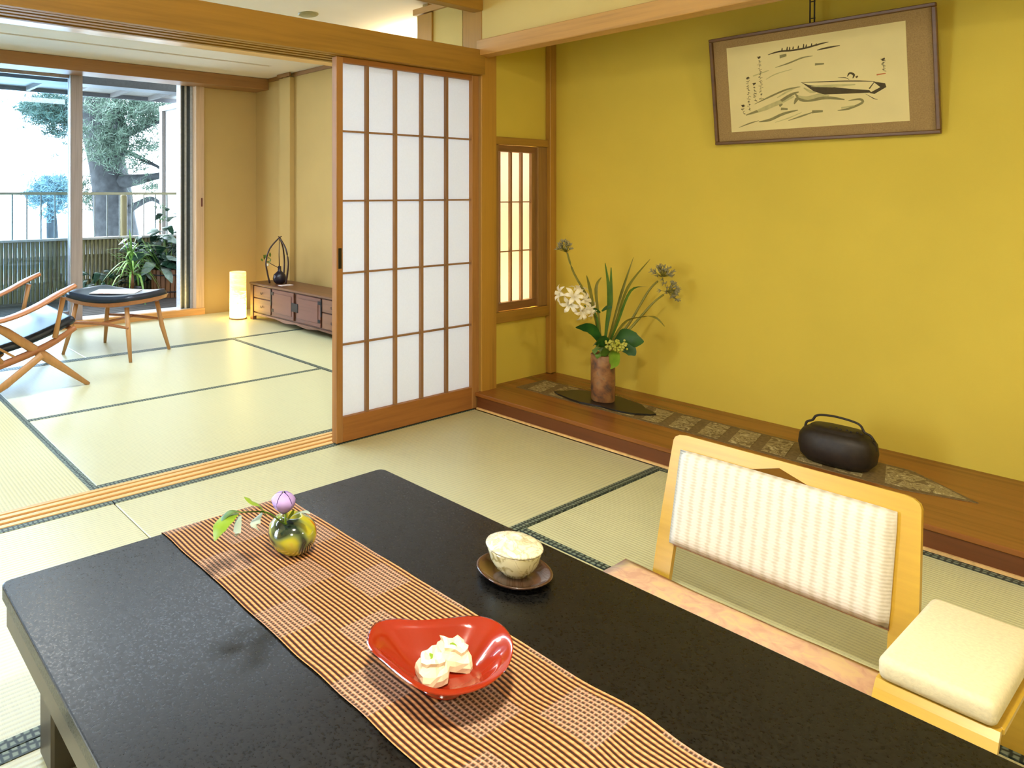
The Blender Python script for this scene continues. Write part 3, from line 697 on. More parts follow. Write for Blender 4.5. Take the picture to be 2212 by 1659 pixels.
mo = V((bvx, bvy, bz+.05)); PUR = leaf_mat('purple_petal', srgb(150, 120, 196), srgb(186, 160, 222), .5)
obj('stem', tube(newbm(), [mo, (0.841,1.243,0.409), (0.841,1.243,0.430)], [.003,.0025,.0022], 8), G2, bv)
obj('stem', tube(newbm(), [mo, (0.829,1.239,0.415), (0.787,1.233,0.449), (0.734,1.246,0.458)], [.0025,.002,.0018,.001], 8, smooth_path=True), G1, bv)
c_ = V((0.838,1.245,0.450)); bm = newbm()
for j in range(5):
    a = 2*PI*j/5+.4; o_ = V((math.cos(a), math.sin(a), 0))
    ribbon(bm, [c_+V((0,0,-.022)), c_+o_*.018+V((0,0,-.010)), c_+o_*.025+V((0,0,.006)), c_+o_*.016+V((0,0,.020)), c_+o_*.004+V((0,0,.024))], [.008,.026,.032,.020,.002], V((-o_.y,o_.x,0)), -.2, 4)
obj('flower', bm, PUR, bv)
for pts, wd, mm in (([(0.790,1.230,0.438), (0.770,1.232,0.469), (0.753,1.232,0.480), (0.740,1.242,0.489)], [.006,.034,.030,.002], G2),
                    ([(0.736,1.244,0.459), (0.714,1.248,0.465), (0.694,1.250,0.455), (0.687,1.255,0.446)], [.006,.016,.015,.002], G1),
                    ([(0.730,1.248,0.457), (0.703,1.243,0.457), (0.679,1.236,0.446), (0.667,1.232,0.425)], [.006,.034,.034,.002], G2),
                    ([(0.734,1.246,0.453), (0.725,1.240,0.443), (0.718,1.233,0.427), (0.717,1.233,0.420)], [.004,.014,.016,.002], leaf_mat('leaf_pale', srgb(140,160,140), srgb(190,204,196), .3)),
                    ([(0.780,1.238,0.448), (0.765,1.236,0.437), (0.759,1.228,0.433), (0.765,1.224,0.421)], [.004,.02,.022,.002], bpy.data.materials['leaf_pale']),
                    ([(0.848,1.238,0.420), (0.855,1.220,0.435), (0.862,1.203,0.443), (0.865,1.188,0.442)], [.006,.015,.015,.002], bpy.data.materials['leaf_pale']),
                    ([(0.838,1.233,0.418), (0.839,1.220,0.435), (0.838,1.208,0.451)], [.004,.012,.003], G2), ([(0.832,1.237,0.418), (0.821,1.233,0.432), (0.811,1.227,0.434)], [.004,.012,.003], G2)):
    obj('leaf', ribbon(newbm(), pts, wd, None, -.15), mm, bv)

# ------------------------------------------------------------------ saucer and lidded cup
sx_, sy_ = 1.180, .923
sc_ = tag(obj('saucer', lathe(newbm(), [(0, .3305), (.034, .3305), (.036, .333), (.056, .3355), (.070, .341), (.0745, .346), (.0725, .3475), (.066, .344), (.052, .339), (.030, .3375), (0, .3375)], 40, (sx_, sy_, 0), wob=lambda a, r: .0012*math.sin(3*a)*(r > .05)),
     plain('brown_saucer_glaze', srgb(70, 46, 34), .18, .6, 0, 30, .2, .6), None, (sx_, sy_, .3305)), 'dark brown glazed saucer under the lidded cup', 'saucer')
cu = thing('lidded_cup', 'cream lidded cup with faint grey painting on a brown saucer', 'cup', (sx_, sy_, .3378))
def cup_mat(name, c1, c2):
    m, nt, p = base(name, c1, .2, .5)
    v = coords(nt); n = noise_(nt, v, 26, 3, .6, 1.2)
    nt.links.new(ramp(nt, n, [(.46, c1), (.53, c2), (.58, c1)]), p.inputs['Base Color']); p.inputs['Coat Weight'].default_value = .4
    return m
CUPM = cup_mat('cream_porcelain', srgb(232, 222, 176), srgb(168, 150, 92)); LIDM = cup_mat('cream_lid', srgb(240, 232, 200), srgb(190, 180, 150))
z0 = .3378
obj('bowl', lathe(newbm(), [(0, z0), (.024, z0), (.026, z0+.005), (.038, z0+.013), (.047, z0+.028), (.0518, z0+.045), (.0528, z0+.052), (.049, z0+.052), (.040, z0+.03), (0, z0+.02)], 40, (sx_, sy_, 0)), CUPM, cu)
obj('lid', lathe(newbm(), [(0, z0+.0525), (.0545, z0+.0525), (.0560, z0+.055), (.0545, z0+.058), (.044, z0+.0635), (.028, z0+.0665), (.020, z0+.067), (.018, z0+.0705), (.0145, z0+.0715), (.013, z0+.069), (0, z0+.068)], 40, (sx_, sy_, 0)), LIDM, cu)

# ------------------------------------------------------------------ red lacquer dish with two sweets
rim = [(0.736,0.859,0.392), (0.760,0.881,0.392), (0.789,0.891,0.392), (0.820,0.878,0.392), (0.849,0.858,0.389), (0.884,0.838,0.389), (0.921,0.816,0.392), (0.940,0.792,0.394), (0.942,0.763,0.396), (0.929,0.734,0.397), (0.908,0.712,0.396), (0.877,0.694,0.394), (0.843,0.685,0.392), (0.808,0.685,0.390), (0.774,0.694,0.389), (0.748,0.709,0.389), (0.731,0.735,0.389), (0.727,0.770,0.389), (0.728,0.809,0.390), (0.729,0.840,0.391)]
rim = [V(q) for q in rim]; rim, _ = smooth(rim+[rim[0]], [1]*(len(rim)+1), 3); rim = rim[:-1]
ctr = sum(rim, V((0,0,0)))/len(rim)
zb = TZ+.0032
bm = newbm(); layers = []
for s_, zz in ((.26, 0.0), (.31, .002), (.42, .009), (.57, .021), (.75, .038), (.91, .053), (1.0, None)):
    layers.append([bm.verts.new((ctr.x+(q.x-ctr.x)*s_, ctr.y+(q.y-ctr.y)*s_, q.z if zz is None else zb+.004+zz)) for q in rim])
inner = []
for s_, zz in ((.985, None), (.92, .0555), (.80, .0445), (.64, .029), (.47, .0165), (.30, .0095), (.12, .0065)):
    layers.append([bm.verts.new((ctr.x+(q.x-ctr.x)*s_, ctr.y+(q.y-ctr.y)*s_, q.z-.0005 if zz is None else zb+.004+zz)) for q in rim])
cb = bm.verts.new((ctr.x, ctr.y, zb+.004)); ct = bm.verts.new((ctr.x, ctr.y, zb+.0093)); n = len(rim)
for a, b in zip(layers, layers[1:]):
    for k_ in range(n): bm.faces.new((a[k_], b[k_], b[(k_+1)%n], a[(k_+1)%n])).smooth = True
for k_ in range(n):
    bm.faces.new((cb, layers[0][k_], layers[0][(k_+1)%n])); bm.faces.new((ct, layers[-1][(k_+1)%n], layers[-1][k_])).smooth = True
bmesh.ops.recalc_face_normals(bm, faces=bm.faces)
rd = thing('red_dish', 'glossy red lacquer dish with a rounded triangular rim on the runner', 'dish', (ctr.x, ctr.y, zb))
obj('bowl', bm, plain('red_lacquer', srgb(150, 38, 16), .14, .5, 0, 6, .08, .9), rd)
obj('foot', lathe(newbm(), [(0, zb), (.034, zb), (.036, zb+.0045), (0, zb+.0045)], 32, (ctr.x, ctr.y, 0)), bpy.data.materials['red_lacquer'], rd)
SWT = plain('white_sweet', srgb(240, 232, 196), .55, .3, 0, 30, .05)
def sweet(label, px, rot, s):
    c_ = V(px); bm = newbm()
    # folded bundle: wide foot, pinched pleats rising to an open crown
    n = 15; rings = []
    for r, z in ((0,0),(.0235,0),(.0250,.010),(.0240,.018),(.0190,.024),(.0170,.028),(.0185,.034),(.0125,.037),(.006,.032),(0,.031)):
        if r == 0: rings.append([bm.verts.new((0,0,z))]); continue
        ring = []
        for k_ in range(n):
            a = 2*PI*k_/n; amp = .03 + .30*(z/.045)
            rr = r*(1+.13*math.cos(4*a)+amp*math.sin(a*5+z*60)*.6+amp*.3*math.sin(a*3+1))
            ring.append(bm.verts.new((rr*1.25*math.cos(a), rr*.95*math.sin(a), z+.003*math.sin(a*4)*(z > .02))))
        rings.append(ring)
    for a, b in zip(rings, rings[1:]):
        for k_ in range(n):
            k2 = (k_+1) % n
            if len(a) == 1: f = bm.faces.new((a[0], b[k2], b[k_]))
            elif len(b) == 1: f = bm.faces.new((a[k_], a[k2], b[0]))
            else: f = bm.faces.new((a[k_], a[k2], b[k2], b[k_]))
            f.smooth = False
    bmesh.ops.scale(bm, vec=(s,s,s*.95), verts=bm.verts)
    o = obj('sweet', bm, SWT); o.location = c_; o.rotation_euler = (0,0,rot)
    tag(o, label, 'sweet', 'wrapped sweets in the red dish')
    t = obj('leaf_fleck', ribbon(newbm(), [V((-.004,0,.030))*s, V((.004,.003,.0325))*s, V((.012,.006,.029))*s], [.003,.006,.002], V((0,1,0)), .1), G2, o)
sweet('white pleated sweet nearer the rounded front rim of the red dish', (0.808,0.787,0.349), .5, 1.02)
sweet('white pleated sweet behind the other, nearer the middle of the dish', (0.861,0.789,0.349), 1.7, .98)

# ------------------------------------------------------------------ legless floor chair
zc = thing('floor_chair', 'legless wooden floor chair with cream padded back behind the table', 'chair', (1.95, .77, 0))
M_ZW = wood('golden_ply', srgb(200, 160, 56), 1, .3, .86, 60)
M_PAD = None
def padm():
    m, nt, p = base('cream_ribbed_fabric', srgb(222, 214, 198), .85, .15)
    v = coords(nt); wv = nt.nodes.new('ShaderNodeTexWave'); wv.bands_direction = 'Y'; nt.links.new(v, wv.inputs[0]); wv.inputs['Scale'].default_value = 2*PI/20/.026
    wv.inputs['Distortion'].default_value = 1.5; wv.inputs['Detail'].default_value = 2; wv.inputs['Detail Scale'].default_value = 6
    wz = nt.nodes.new('ShaderNodeTexWave'); wz.bands_direction = 'Z'; nt.links.new(v, wz.inputs[0]); wz.inputs['Scale'].default_value = 2*PI/20/.0075
    wz.inputs['Distortion'].default_value = 1.2
    ad = nt.nodes.new('ShaderNodeMath'); ad.operation = 'MULTIPLY_ADD'; nt.links.new(wz.outputs['Fac'], ad.inputs[0]); ad.inputs[1].default_value = .5; nt.links.new(wv.outputs['Fac'], ad.inputs[2])
    nt.links.new(ramp(nt, ad.outputs[0], [(.1, srgb(204, 194, 172)), (.9, srgb(226, 218, 204))]), p.inputs['Base Color'])
    bump(nt, p, ad.outputs[0], .35, .002); return m
# back plane: bottom (x 1.935, z .03) to top (x 2.035, z .425), reclined away from the table
def BK(y, t, o=0.0):   # t: 0 bottom .. 1 top ; o: towards the table
    return V((1.93 + .105*t - o*.97, y, .02 + .403*t + o*.25))
def bslab(bm, outline, o0, o1):
    lo = [bm.verts.new(BK(y, t, o0)) for y, t in outline]; hi = [bm.verts.new(BK(y, t, o1)) for y, t in outline]
    m_ = len(outline); fs = [bm.faces.new(lo), bm.faces.new(hi[::-1])]
    for i in range(m_): fs.append(bm.faces.new((lo[i], lo[(i+1)%m_], hi[(i+1)%m_], hi[i])))
    bmesh.ops.recalc_face_normals(bm, faces=fs)
    return bm
yl, yr = 1.042, .474
def hframe(bm, o0, o1):
    # four-sided frame, top corners rounded, with a hand grip notch cut under the top rail
    out = [(yl,0),(yl-.004,.5),(yl-.012,.95)] + [(yl-.012-.03*(1-math.cos(a)), .95+.05*math.sin(a)) for a in (PI/6, PI/3, PI/2)]
    top = [(.9, 1.0), (.77, 1.0), (.64, 1.0)]
    out += top + [(yr+.012+.03*(1-math.cos(a)), .95+.05*math.sin(a)) for a in (PI/2, PI/3, PI/6)] + [(yr+.012,.95),(yr+.004,.5),(yr,0)]
    yi0, yi1 = yl-.045, yr+.050
    inn = [(yi0,0),(yi0-.003,.30),(yi0-.006,.82),(yi0-.03,.84),(yi0-.05,.845),(yi0-.085,.85)]
    inn += [(.83,.905),(.765,.958),(.70,.905)] + [(yi1+.085,.85),(yi1+.05,.845),(yi1+.03,.84),(yi1+.006,.82),(yi1+.003,.30),(yi1,0)]
    assert len(out) == len(inn), (len(out), len(inn))
    A = [[bm.verts.new(BK(y, t, o)) for y, t in q] for q in (out, inn) for o in (o0, o1)]
    n = len(out)
    for i in range(n-1):
        bm.faces.new((A[0][i], A[0][i+1], A[2][i+1], A[2][i])); bm.faces.new((A[1][i], A[3][i], A[3][i+1], A[1][i+1]))
        bm.faces.new((A[0][i], A[1][i], A[1][i+1], A[0][i+1])); bm.faces.new((A[2][i], A[2][i+1], A[3][i+1], A[3][i]))
    bm.faces.new((A[0][0], A[2][0], A[3][0], A[1][0])); bm.faces.new((A[0][-1], A[1][-1], A[3][-1], A[2][-1]))
    bmesh.ops.recalc_face_normals(bm, faces=bm.faces)
    return bm
obj('back_frame', hframe(newbm(), 0, .016), M_ZW, zc)
bm = newbm(); N = 26; K = 16; grid = []
for i in range(N+1):
    r = []
    for j in range(K+1):
        u = i/N; v_ = j/K; y = (yl-.040)-(yl-yr-.092)*u; t = .315+(.900-.315)*v_ 
        e = min(1, min(u, 1-u)*14, min(v_, 1-v_)*9); th_ = .020+.014*math.sqrt(max(0, 1-(1-e)**2))
        r.append(bm.verts.new(BK(y, t, th_)))
    grid.append(r)
for i in range(N):
    for j in range(K): bm.faces.new((grid[i][j], grid[i+1][j], grid[i+1][j+1], grid[i][j+1])).smooth = True
bk_o = obj('back_pad', bm, padm(), zc); shell(bk_o, .010, 0)
obj('cross_rail', bslab(newbm(), [(yl-.046,.30),(yl-.046,.335),(yr+.051,.335),(yr+.051,.30)], .002, .018), wood('rail_reddish_wood', srgb(170, 112, 60), 1), zc)  # rail in a redder wood than the golden frame
obj('seat_board', bxm(1.44, 1.93, yr+.02, yl-.02, 0.002, .022, b=.004), M_ZW, zc)
# flat zabuton on the chair
bm = newbm(); N = 16; cu_x0, cu_x1, cu_y0, cu_y1 = 1.40, 1.925, .49, 1.12
gridt = []; gridb = []
for i in range(N+1):
    rt = []; rb = []
    for j in range(N+1):
        u = i/N; v_ = j/N; e = min(u, 1-u)*min(v_, 1-v_)*4; puff = e**.35*.030
        x = cu_x0+(cu_x1-cu_x0)*u - (.012*math.sin(v_*PI) if u > .9 else 0); y = cu_y0+(cu_y1-cu_y0)*v_
        rt.append(bm.verts.new((x, y, .062+puff+.003*noise.noise(V((x*9, y*9, 0)))))); rb.append(bm.verts.new((x, y, .060-puff*1.1)) if 0 < i < N and 0 < j < N else None)
    gridt.append(rt); gridb.append(rb)
for i in range(N+1):
    for j in range(N+1):
        if gridb[i][j] is None: gridb[i][j] = gridt[i][j]
for i in range(N):
    for j in range(N):
        bm.faces.new((gridt[i][j], gridt[i+1][j], gridt[i+1][j+1], gridt[i][j+1])).smooth = True
        q = [gridb[i][j], gridb[i][j+1], gridb[i+1][j+1], gridb[i+1][j]]
        if len(set(q)) == 4 and not all(v in sum(gridt, []) for v in q): bm.faces.new(q).smooth = True
bmesh.ops.recalc_face_normals(bm, faces=bm.faces)
def zab():
    m, nt, p = base('pink_damask', srgb(222, 178, 150), .75, .25)
    v = coords(nt); n = noise_(nt, v, 24, 3, .6, 1.0)
    nt.links.new(ramp(nt, n, [(.35, srgb(216, 168, 140)), (.5, srgb(228, 186, 152)), (.62, srgb(232, 198, 148))]), p.inputs['Base Color']); return m
tag(obj('floor_cushion', bm, zab(), None, (1.66, .775, .023)), 'pale pink floor cushion between black table and floor chair', 'cushion')

# ------------------------------------------------------------------ armrest beside the chair
ar = thing('padded_armrest', 'low wooden armrest with a thick cream cushion beside the floor chair', 'armrest', (1.76, .37, 0))
bm = newbm(); box(bm, 1.60, 1.935, .290, .450, .218, .262)
bmesh.ops.bevel(bm, geom=list(bm.edges), offset=.014, segments=3, affect='EDGES', profile=.5)
obj('pad', bm, plain('cream_velvet', srgb(228, 214, 176), .95, .1, 0, 160, .06, 0, .3), ar, smooth_=True)
obj('top_board', bxm(1.622, 1.925, .285, .455, .204, .2175, b=.003), M_ZW, ar)
# curved end panels and long rail
def cpanel(x, sgn):
    prof_ = [(.018, .2172), (.006, .205), (-.010, .185), (-.024, .16), (-.032, .13), (-.034, .09), (-.030, .05), (-.024, .002)]
    bm = newbm(); T = .014*(1 if sgn > 0 else -1); n_ = len(prof_)
    a = [(x+sgn*p0, z) for p0, z in prof_]; b = [(x+sgn*p0+T, z) for p0, z in prof_]
    prism(bm, a+b[::-1], 1, .287, .453)
    return bm
obj('end_panel', cpanel(1.590, 1), M_ZW, ar); obj('end_panel', cpanel(1.945, -1), M_ZW, ar)
obj('rail', bxm(1.60, 1.92, .36, .38, .11, .14, b=.003), M_ZW, ar)

# ------------------------------------------------------------------ paper floor lamp in the far room
lp = thing('paper_lamp', 'glowing cylindrical paper floor lamp beside the low chest', 'lamp', (3.19, 5.46, 0))
lm = bpy.data.materials.new('lamp_paper'); lm.use_nodes = True; nt = lm.node_tree; p = nt.nodes['Principled BSDF']
p.inputs['Base Color'].default_value = (.9, .8, .5, 1); p.inputs['Roughness'].default_value = .8
v = coords(nt, (3, 3, 16)); n = noise_(nt, v, 3.2, 4, .6, 1.5)
nt.links.new(ramp(nt, n, [(.40, (1.0, .52, .04, 1)), (.50, (1.0, .66, .12, 1)), (.62, (1.0, .80, .30, 1))]), p.inputs['Emission Color'])
sp = nt.nodes.new('ShaderNodeSeparateXYZ'); nt.links.new(coords(nt), sp.inputs[0])
mr = nt.nodes.new('ShaderNodeMapRange'); nt.links.new(sp.outputs[2], mr.inputs[0]); mr.inputs[1].default_value = .26; mr.inputs[2].default_value = .10; mr.inputs[3].default_value = 1.1; mr.inputs[4].default_value = 13.0
nt.links.new(mr.outputs[0], p.inputs['Emission Strength'])
obj('lamp_shade', lathe(newbm(), [(.072, .012), (.0735, .02), (.0735, .405), (.072, .412), (.069, .412), (.069, .012)], 32, (3.19, 5.46, 0)), lm, lp)
obj('base', lathe(newbm(), [(0, .0), (.078, .0), (.078, .011), (0, .011)], 32, (3.19, 5.46, 0)), wood('lamp_base_wood', srgb(150, 110, 50), 0), lp)
obj('bulb', lathe(newbm(), [(0, .0112), (.014, .0112), (.014, .04), (.028, .07), (.03, .10), (.018, .125), (0, .13)], 16, (3.19, 5.46, 0)), lm, lp)

# ------------------------------------------------------------------ low antique chest
ch = thing('low_chest', 'low antique reddish wooden chest with drawers against the far right wall', 'chest', (3.43, 4.70, 0))
CW = wood('chest_wood', srgb(112, 76, 50), 1, .4, .6, 30); CWD = wood('chest_dark_wood', srgb(92, 56, 36), 1, .4, .6, 30); CWF = wood('chest_front_wood', srgb(128, 88, 64), 1, .4, .4, 24); IRON = plain('black_iron', srgb(28, 26, 28), .5, .5, .5)
cy0, cy1 = 4.02, 5.38
obj('body', bxm(3.285, 3.60, cy0+.01, cy1-.01, .065, .305), CWD, ch)
obj('top', bxm(3.262, 3.61, cy0-.008, cy1+.008, .306, .325, b=.004), CW, ch)
for y in (cy0+.0, cy1-.045): obj('leg', bxm(3.268, 3.305, y, y+.045, .0, .305, b=.002), CW, ch); obj('leg', bxm(3.57, 3.605, y, y+.045, .0, .305, b=.002), CW, ch)
pr_ = [(cy1-.046, .064), (cy1-.046, .03), (cy1-.10, .045), (5.0, .052), (4.85, .035), (4.70, .05), (4.55, .035), (4.40, .052), (cy0+.10, .045), (cy0+.046, .03), (cy0+.046, .064)]
obj('apron', prism(newbm(), pr_, 0, 3.275, 3.288), CWF, ch)
def drawer(y0, y1, z0, z1, nm='drawer', knob=True):
    d = obj(nm, bxm(3.272, 3.284, y0, y1, z0, z1, b=.003), CWF, ch)
    yc = (y0+y1)/2; zc_ = (z0+z1)/2
    obj('backplate', lathe(newbm(), [(0,0),(.016,0),(.016,.002),(0,.002)], 12), IRON, d).matrix_local = Matrix.Translation(V((3.272, yc, zc_))-org(ch)) @ Matrix.Rotation(-PI/2, 4, 'Y')
    bm = newbm(); tube(bm, [(3.266, yc-.012, zc_+.004), (3.262, yc-.008, zc_-.012), (3.262, yc+.008, zc_-.012), (3.266, yc+.012, zc_+.004)], .0025, 6)
    obj('pull', bm, IRON, d)
    return d
for z0_, z1_ in ((.20, .298), (.075, .192)):
    drawer(5.06, 5.325, z0_, z1_); drawer(4.075, 4.34, z0_, z1_)
for y0_, y1_ in ((4.72, 5.04), (4.36, 4.68)):
    d = obj('door', bxm(3.272, 3.284, y0_, y1_, .075, .298, b=.003), wood('chest_door_wood', srgb(116, 74, 60), 1, .4, .35, 18), ch)
    obj('panel', bxm(3.268, 3.2715, y0_+.03, y1_-.03, .105, .268, b=.0015), bpy.data.materials['chest_door_wood'], d)
    for z in (.11, .25): obj('hinge', bxm(3.267, 3.2715, (y0_ if y0_ < 4.5 else y1_-.03), (y0_+.03 if y0_ < 4.5 else y1_), z, z+.025), IRON, d)
obj('lock_plate', bxm(3.266, 3.2715, 4.655, 4.745, .15, .22, b=.002), IRON, ch)
for y0_, y1_ in ((5.043, 5.057), (4.343, 4.357)): obj('iron_strap', bxm(3.268, 3.2715, y0_, y1_, .16, .29), IRON, ch)

# teardrop flower holder on the chest
oz = .3255
oc = V((3.41, 5.13, oz))
oh = thing('teardrop_flower_holder', 'dark arched teardrop flower holder standing on the low chest', 'flower holder', tuple(oc))
DK = plain('dark_lacquered_vine', srgb(48, 26, 24), .35, .5)
for a in (0, 1, 2):
    an = 2*PI*a/3+.62; d_ = V((math.cos(an), math.sin(an), 0))
    obj('rib', tube(newbm(), [oc+d_*.085+V((0,0,.006)), oc+d_*.105+V((0,0,.09)), oc+d_*.118+V((0,0,.19)), oc+d_*.085+V((0,0,.30)), oc+d_*.012+V((0,0,.385)), oc-d_*.02+V((0,0,.405))], [.008,.008,.007,.007,.006,.003], 8, smooth_path=True), DK, oh)
obj('gourd', lathe(newbm(), [(0,oz),(.03,oz),(.05,oz+.015),(.06,oz+.045),(.05,oz+.08),(.026,oz+.10),(.016,oz+.11),(.014,oz+.15),(.011,oz+.15),(0,oz+.12)], 24, (oc.x, oc.y, 0)), plain('black_gourd', srgb(30, 24, 36), .3), oh)
obj('stem', tube(newbm(), [oc+V((0,0,.12)), oc+V((-.005,.0,.25)), oc+V((0,0,.39))], [.005,.004,.003], 8), DK, oh)
obj('stem', tube(newbm(), [oc+V((0,0,.13)), oc+V((-.03,.07,.16)), oc+V((-.05,.15,.19))], [.003,.003,.002], 6, smooth_path=True), DK, oh)
random.seed(21)
for j in range(9):
    b_ = oc+V((-.045+random.uniform(-.02,.02), .12+random.uniform(-.06,.07), .18+random.uniform(-.04,.05))); d_ = V((random.uniform(-.5,.5), random.uniform(-.3,1), random.uniform(-.6,.8))).normalized()
    obj('leaf', ribbon(newbm(), [b_, b_+d_*.022, b_+d_*.045], [.004,.022,.002], None, .1), G1, oh)
bm = newbm(); bmesh.ops.create_icosphere(bm, subdivisions=2, radius=.013, matrix=Matrix.Translation(oc+V((-.06,.10,.155)))); obj('blossom', bm, LILY, oh, smooth_=True)
tag(obj('coaster', bxm(3.32, 3.44, 4.96, 5.02, .3255, .330, b=.001), plain('white_card', srgb(220, 205, 200), .5), None, (3.38, 4.99, .3255)), 'small pale card lying on the low chest', 'card')

# ------------------------------------------------------------------ footstool
NAVY = plain('navy_leather', srgb(34, 44, 58), .32, .5, 0, 30, .15)
OAK = wood('oak_x', srgb(186, 138, 88), 2, .4, .78); OAKX = wood('oak_flat', srgb(170, 112, 72), 0, .35, .78)
fs_ = thing('footstool', 'oak footstool with a curved dark navy leather pad in the far room', 'footstool', (1.835, 4.80, 0), math.radians(30), local=True)
bm = newbm(); N = 20; hx, hy = .235, .315
top_, bot_ = [], []
def dish(u, v_): return .030*(v_**2) 
for i in range(N+1):
    rt, rb = [], []
    for j in range(N+1):
        u = -1+2*i/N; v_ = -1+2*j/N; e = min(1-abs(u), 1-abs(v_)); ed = min(1, e*7)
        rr = math.sqrt(max(0, 1-(1-ed)**2)); sx2 = hx*(1-.10*v_*v_); sy2 = hy*(1-.10*u*u)
        z = .372+dish(u, v_)*.9
        rt.append(bm.verts.new((u*sx2, v_*sy2, z+.040*rr))); rb.append(bm.verts.new((u*sx2*.99, v_*sy2*.99, z)))
    top_.append(rt); bot_.append(rb)
for i in range(N):
    for j in range(N):
        bm.faces.new((top_[i][j], top_[i+1][j], top_[i+1][j+1], top_[i][j+1])).smooth = True
        bm.faces.new((bot_[i][j], bot_[i][j+1], bot_[i+1][j+1], bot_[i+1][j]))
for k_ in range(N):
    for a, b, c2, d2 in ((top_[k_][0], bot_[k_][0], bot_[k_+1][0], top_[k_+1][0]), (top_[k_+1][N], bot_[k_+1][N], bot_[k_][N], top_[k_][N]), (top_[0][k_+1], bot_[0][k_+1], bot_[0][k_], top_[0][k_]), (top_[N][k_], bot_[N][k_], bot_[N][k_+1], top_[N][k_+1])):
        bm.faces.new((a, b, c2, d2)).smooth = True
obj('seat_pad', bm, NAVY, fs_)
bm = newbm(); top_, bot_ = [], []
for i in range(9):
    for_j = []
    rt, rb = [], []
    for j in range(13):
        u = -1+2*i/8; v_ = -1+2*j/12; z = .343+.030*v_*v_*.9
        sx2 = hx*(1-.10*v_*v_)*.99; sy2 = hy*(1-.10*u*u)*.99
        rt.append(bm.verts.new((u*sx2, v_*sy2, z+.028))); rb.append(bm.verts.new((u*sx2*.95, v_*sy2*.97, z)))
    top_.append(rt); bot_.append(rb)
for i in range(8):
    for j in range(12):
        bm.faces.new((top_[i][j], top_[i+1][j], top_[i+1][j+1], top_[i][j+1])); bm.faces.new((bot_[i][j], bot_[i][j+1], bot_[i+1][j+1], bot_[i+1][j]))
for i in range(8):
    bm.faces.new((top_[i][0], bot_[i][0], bot_[i+1][0], top_[i+1][0])); bm.faces.new((top_[i+1][12], bot_[i+1][12], bot_[i][12], top_[i][12]))
for j in range(12):
    bm.faces.new((top_[0][j+1], bot_[0][j+1], bot_[0][j], top_[0][j])); bm.faces.new((top_[8][j], bot_[8][j], bot_[8][j+1], top_[8][j+1]))
obj('seat_frame', bm, OAKX, fs_)
for sx2 in (-1, 1):
    for sy2 in (-1, 1):
        obj('leg', tube(newbm(), [(sx2*.215, sy2*.285, .0), (sx2*.185, sy2*.245, .17), (sx2*.165, sy2*.215, .345)], [.011, .017, .016], 12), OAK, fs_)
for sx2 in (-1, 1): obj('stretcher', tube(newbm(), [(sx2*.19, -.25, .215), (sx2*.175, 0, .225), (sx2*.19, .25, .215)], [.009, .012, .009], 8, smooth_path=True), OAKX, fs_)
obj('stretcher', tube(newbm(), [(-.18, 0, .224), (.18, 0, .224)], .009, 8), OAKX, fs_)
def mag():
    m, nt, p = base('magazine_print', srgb(232, 232, 226), .35, .4); v = coords(nt); n = noise_(nt, v, 12, 2, .5, .6)
    nt.links.new(ramp(nt, n, [(.55, srgb(234, 234, 230)), (.60, srgb(226, 190, 186)), (.68, srgb(214, 220, 214))]), p.inputs['Base Color']); return m
bm = newbm(); box(bm, -.105, .105, -.155, .155, 0, .005, b=.0015)
mo_ = obj('magazine', bm, mag()); mo_.location = (1.83, 4.80, .4172); mo_.rotation_euler = (0, 0, math.radians(52)); tag(mo_, 'pale magazine lying on the navy footstool', 'magazine')

# ------------------------------------------------------------------ lounge chair at the left edge
YN, YF = 4.08, 4.80
lc = thing('lounge_chair', 'low oak lounge chair with paddle arms and navy cushion in the far room', 'chair', (.95, 4.39, 0))
for y in (YN, YF):
    sg = -1 if y == YN else 1
    obj('leg', tube(newbm(), [(1.392, y, .0), (1.15, y, .19), (.94, y, .352), (.86, y, .40)], [.012, .026, .024, .018], 10, flat=.7, up=V((0,1,0))), OAK, lc)
    obj('leg', tube(newbm(), [(.80, y+sg*.035, .0), (.93, y+sg*.035, .075), (1.12, y+sg*.035, .21)], [.013, .022, .020], 10, flat=.7, up=V((0,1,0))), OAK, lc)
    obj('seat_rail', tube(newbm(), [(1.315, y, .335), (1.18, y, .262), (1.02, y, .205), (.80, y, .15), (.52, y, .13)], [.015, .020, .021, .020, .018], 10, flat=1.0, up=V((0,1,0)), smooth_path=True), OAKX, lc)
    obj('arm_post', tube(newbm(), [(1.20, y, .29), (1.222, y, .40), (1.245, y, .515)], [.017, .013, .017], 10), OAK, lc)
    bm = newbm(); P_ = [V((1.315, y, .575)), V((1.22, y, .535)), V((1.10, y, .475)), V((.97, y, .428)), V((.84, y, .41)), V((.62, y, .43))]; W_ = [.030, .052, .058, .050, .040, .034]
    P2, W2 = smooth(P_, W_, 5); L = []
    for i, p_ in enumerate(P2):
        d_ = (P2[min(i+1, len(P2)-1)]-P2[max(i-1, 0)]).normalized(); u_ = V((0,1,0)).cross(d_).normalized()
        L.append([bm.verts.new(p_+V((0,1,0))*W2[i]*math.cos(t)+u_*.013*math.sin(t)) for t in [2*PI*q/12 for q in range(12)]])
    for a, b in zip(L, L[1:]):
        for q in range(12): bm.faces.new((a[q], a[(q+1)%12], b[(q+1)%12], b[q])).smooth = True
    bm.faces.new(L[0][::-1]); bm.faces.new(L[-1])
    obj('armrest', bm, OAKX, lc)
    obj('back_post', tube(newbm(), [(.93, y, .17), (.72, y, .42), (.50, y, .75)], [.018, .020, .015], 10, flat=1.0), OAK, lc)
obj('cross_rail', tube(newbm(), [(1.30, YN, .325), (1.30, YF, .325)], .013, 8), OAKX, lc)
obj('cross_rail', tube(newbm(), [(.88, YN, .165), (.88, YF, .165)], .013, 8), OAKX, lc)
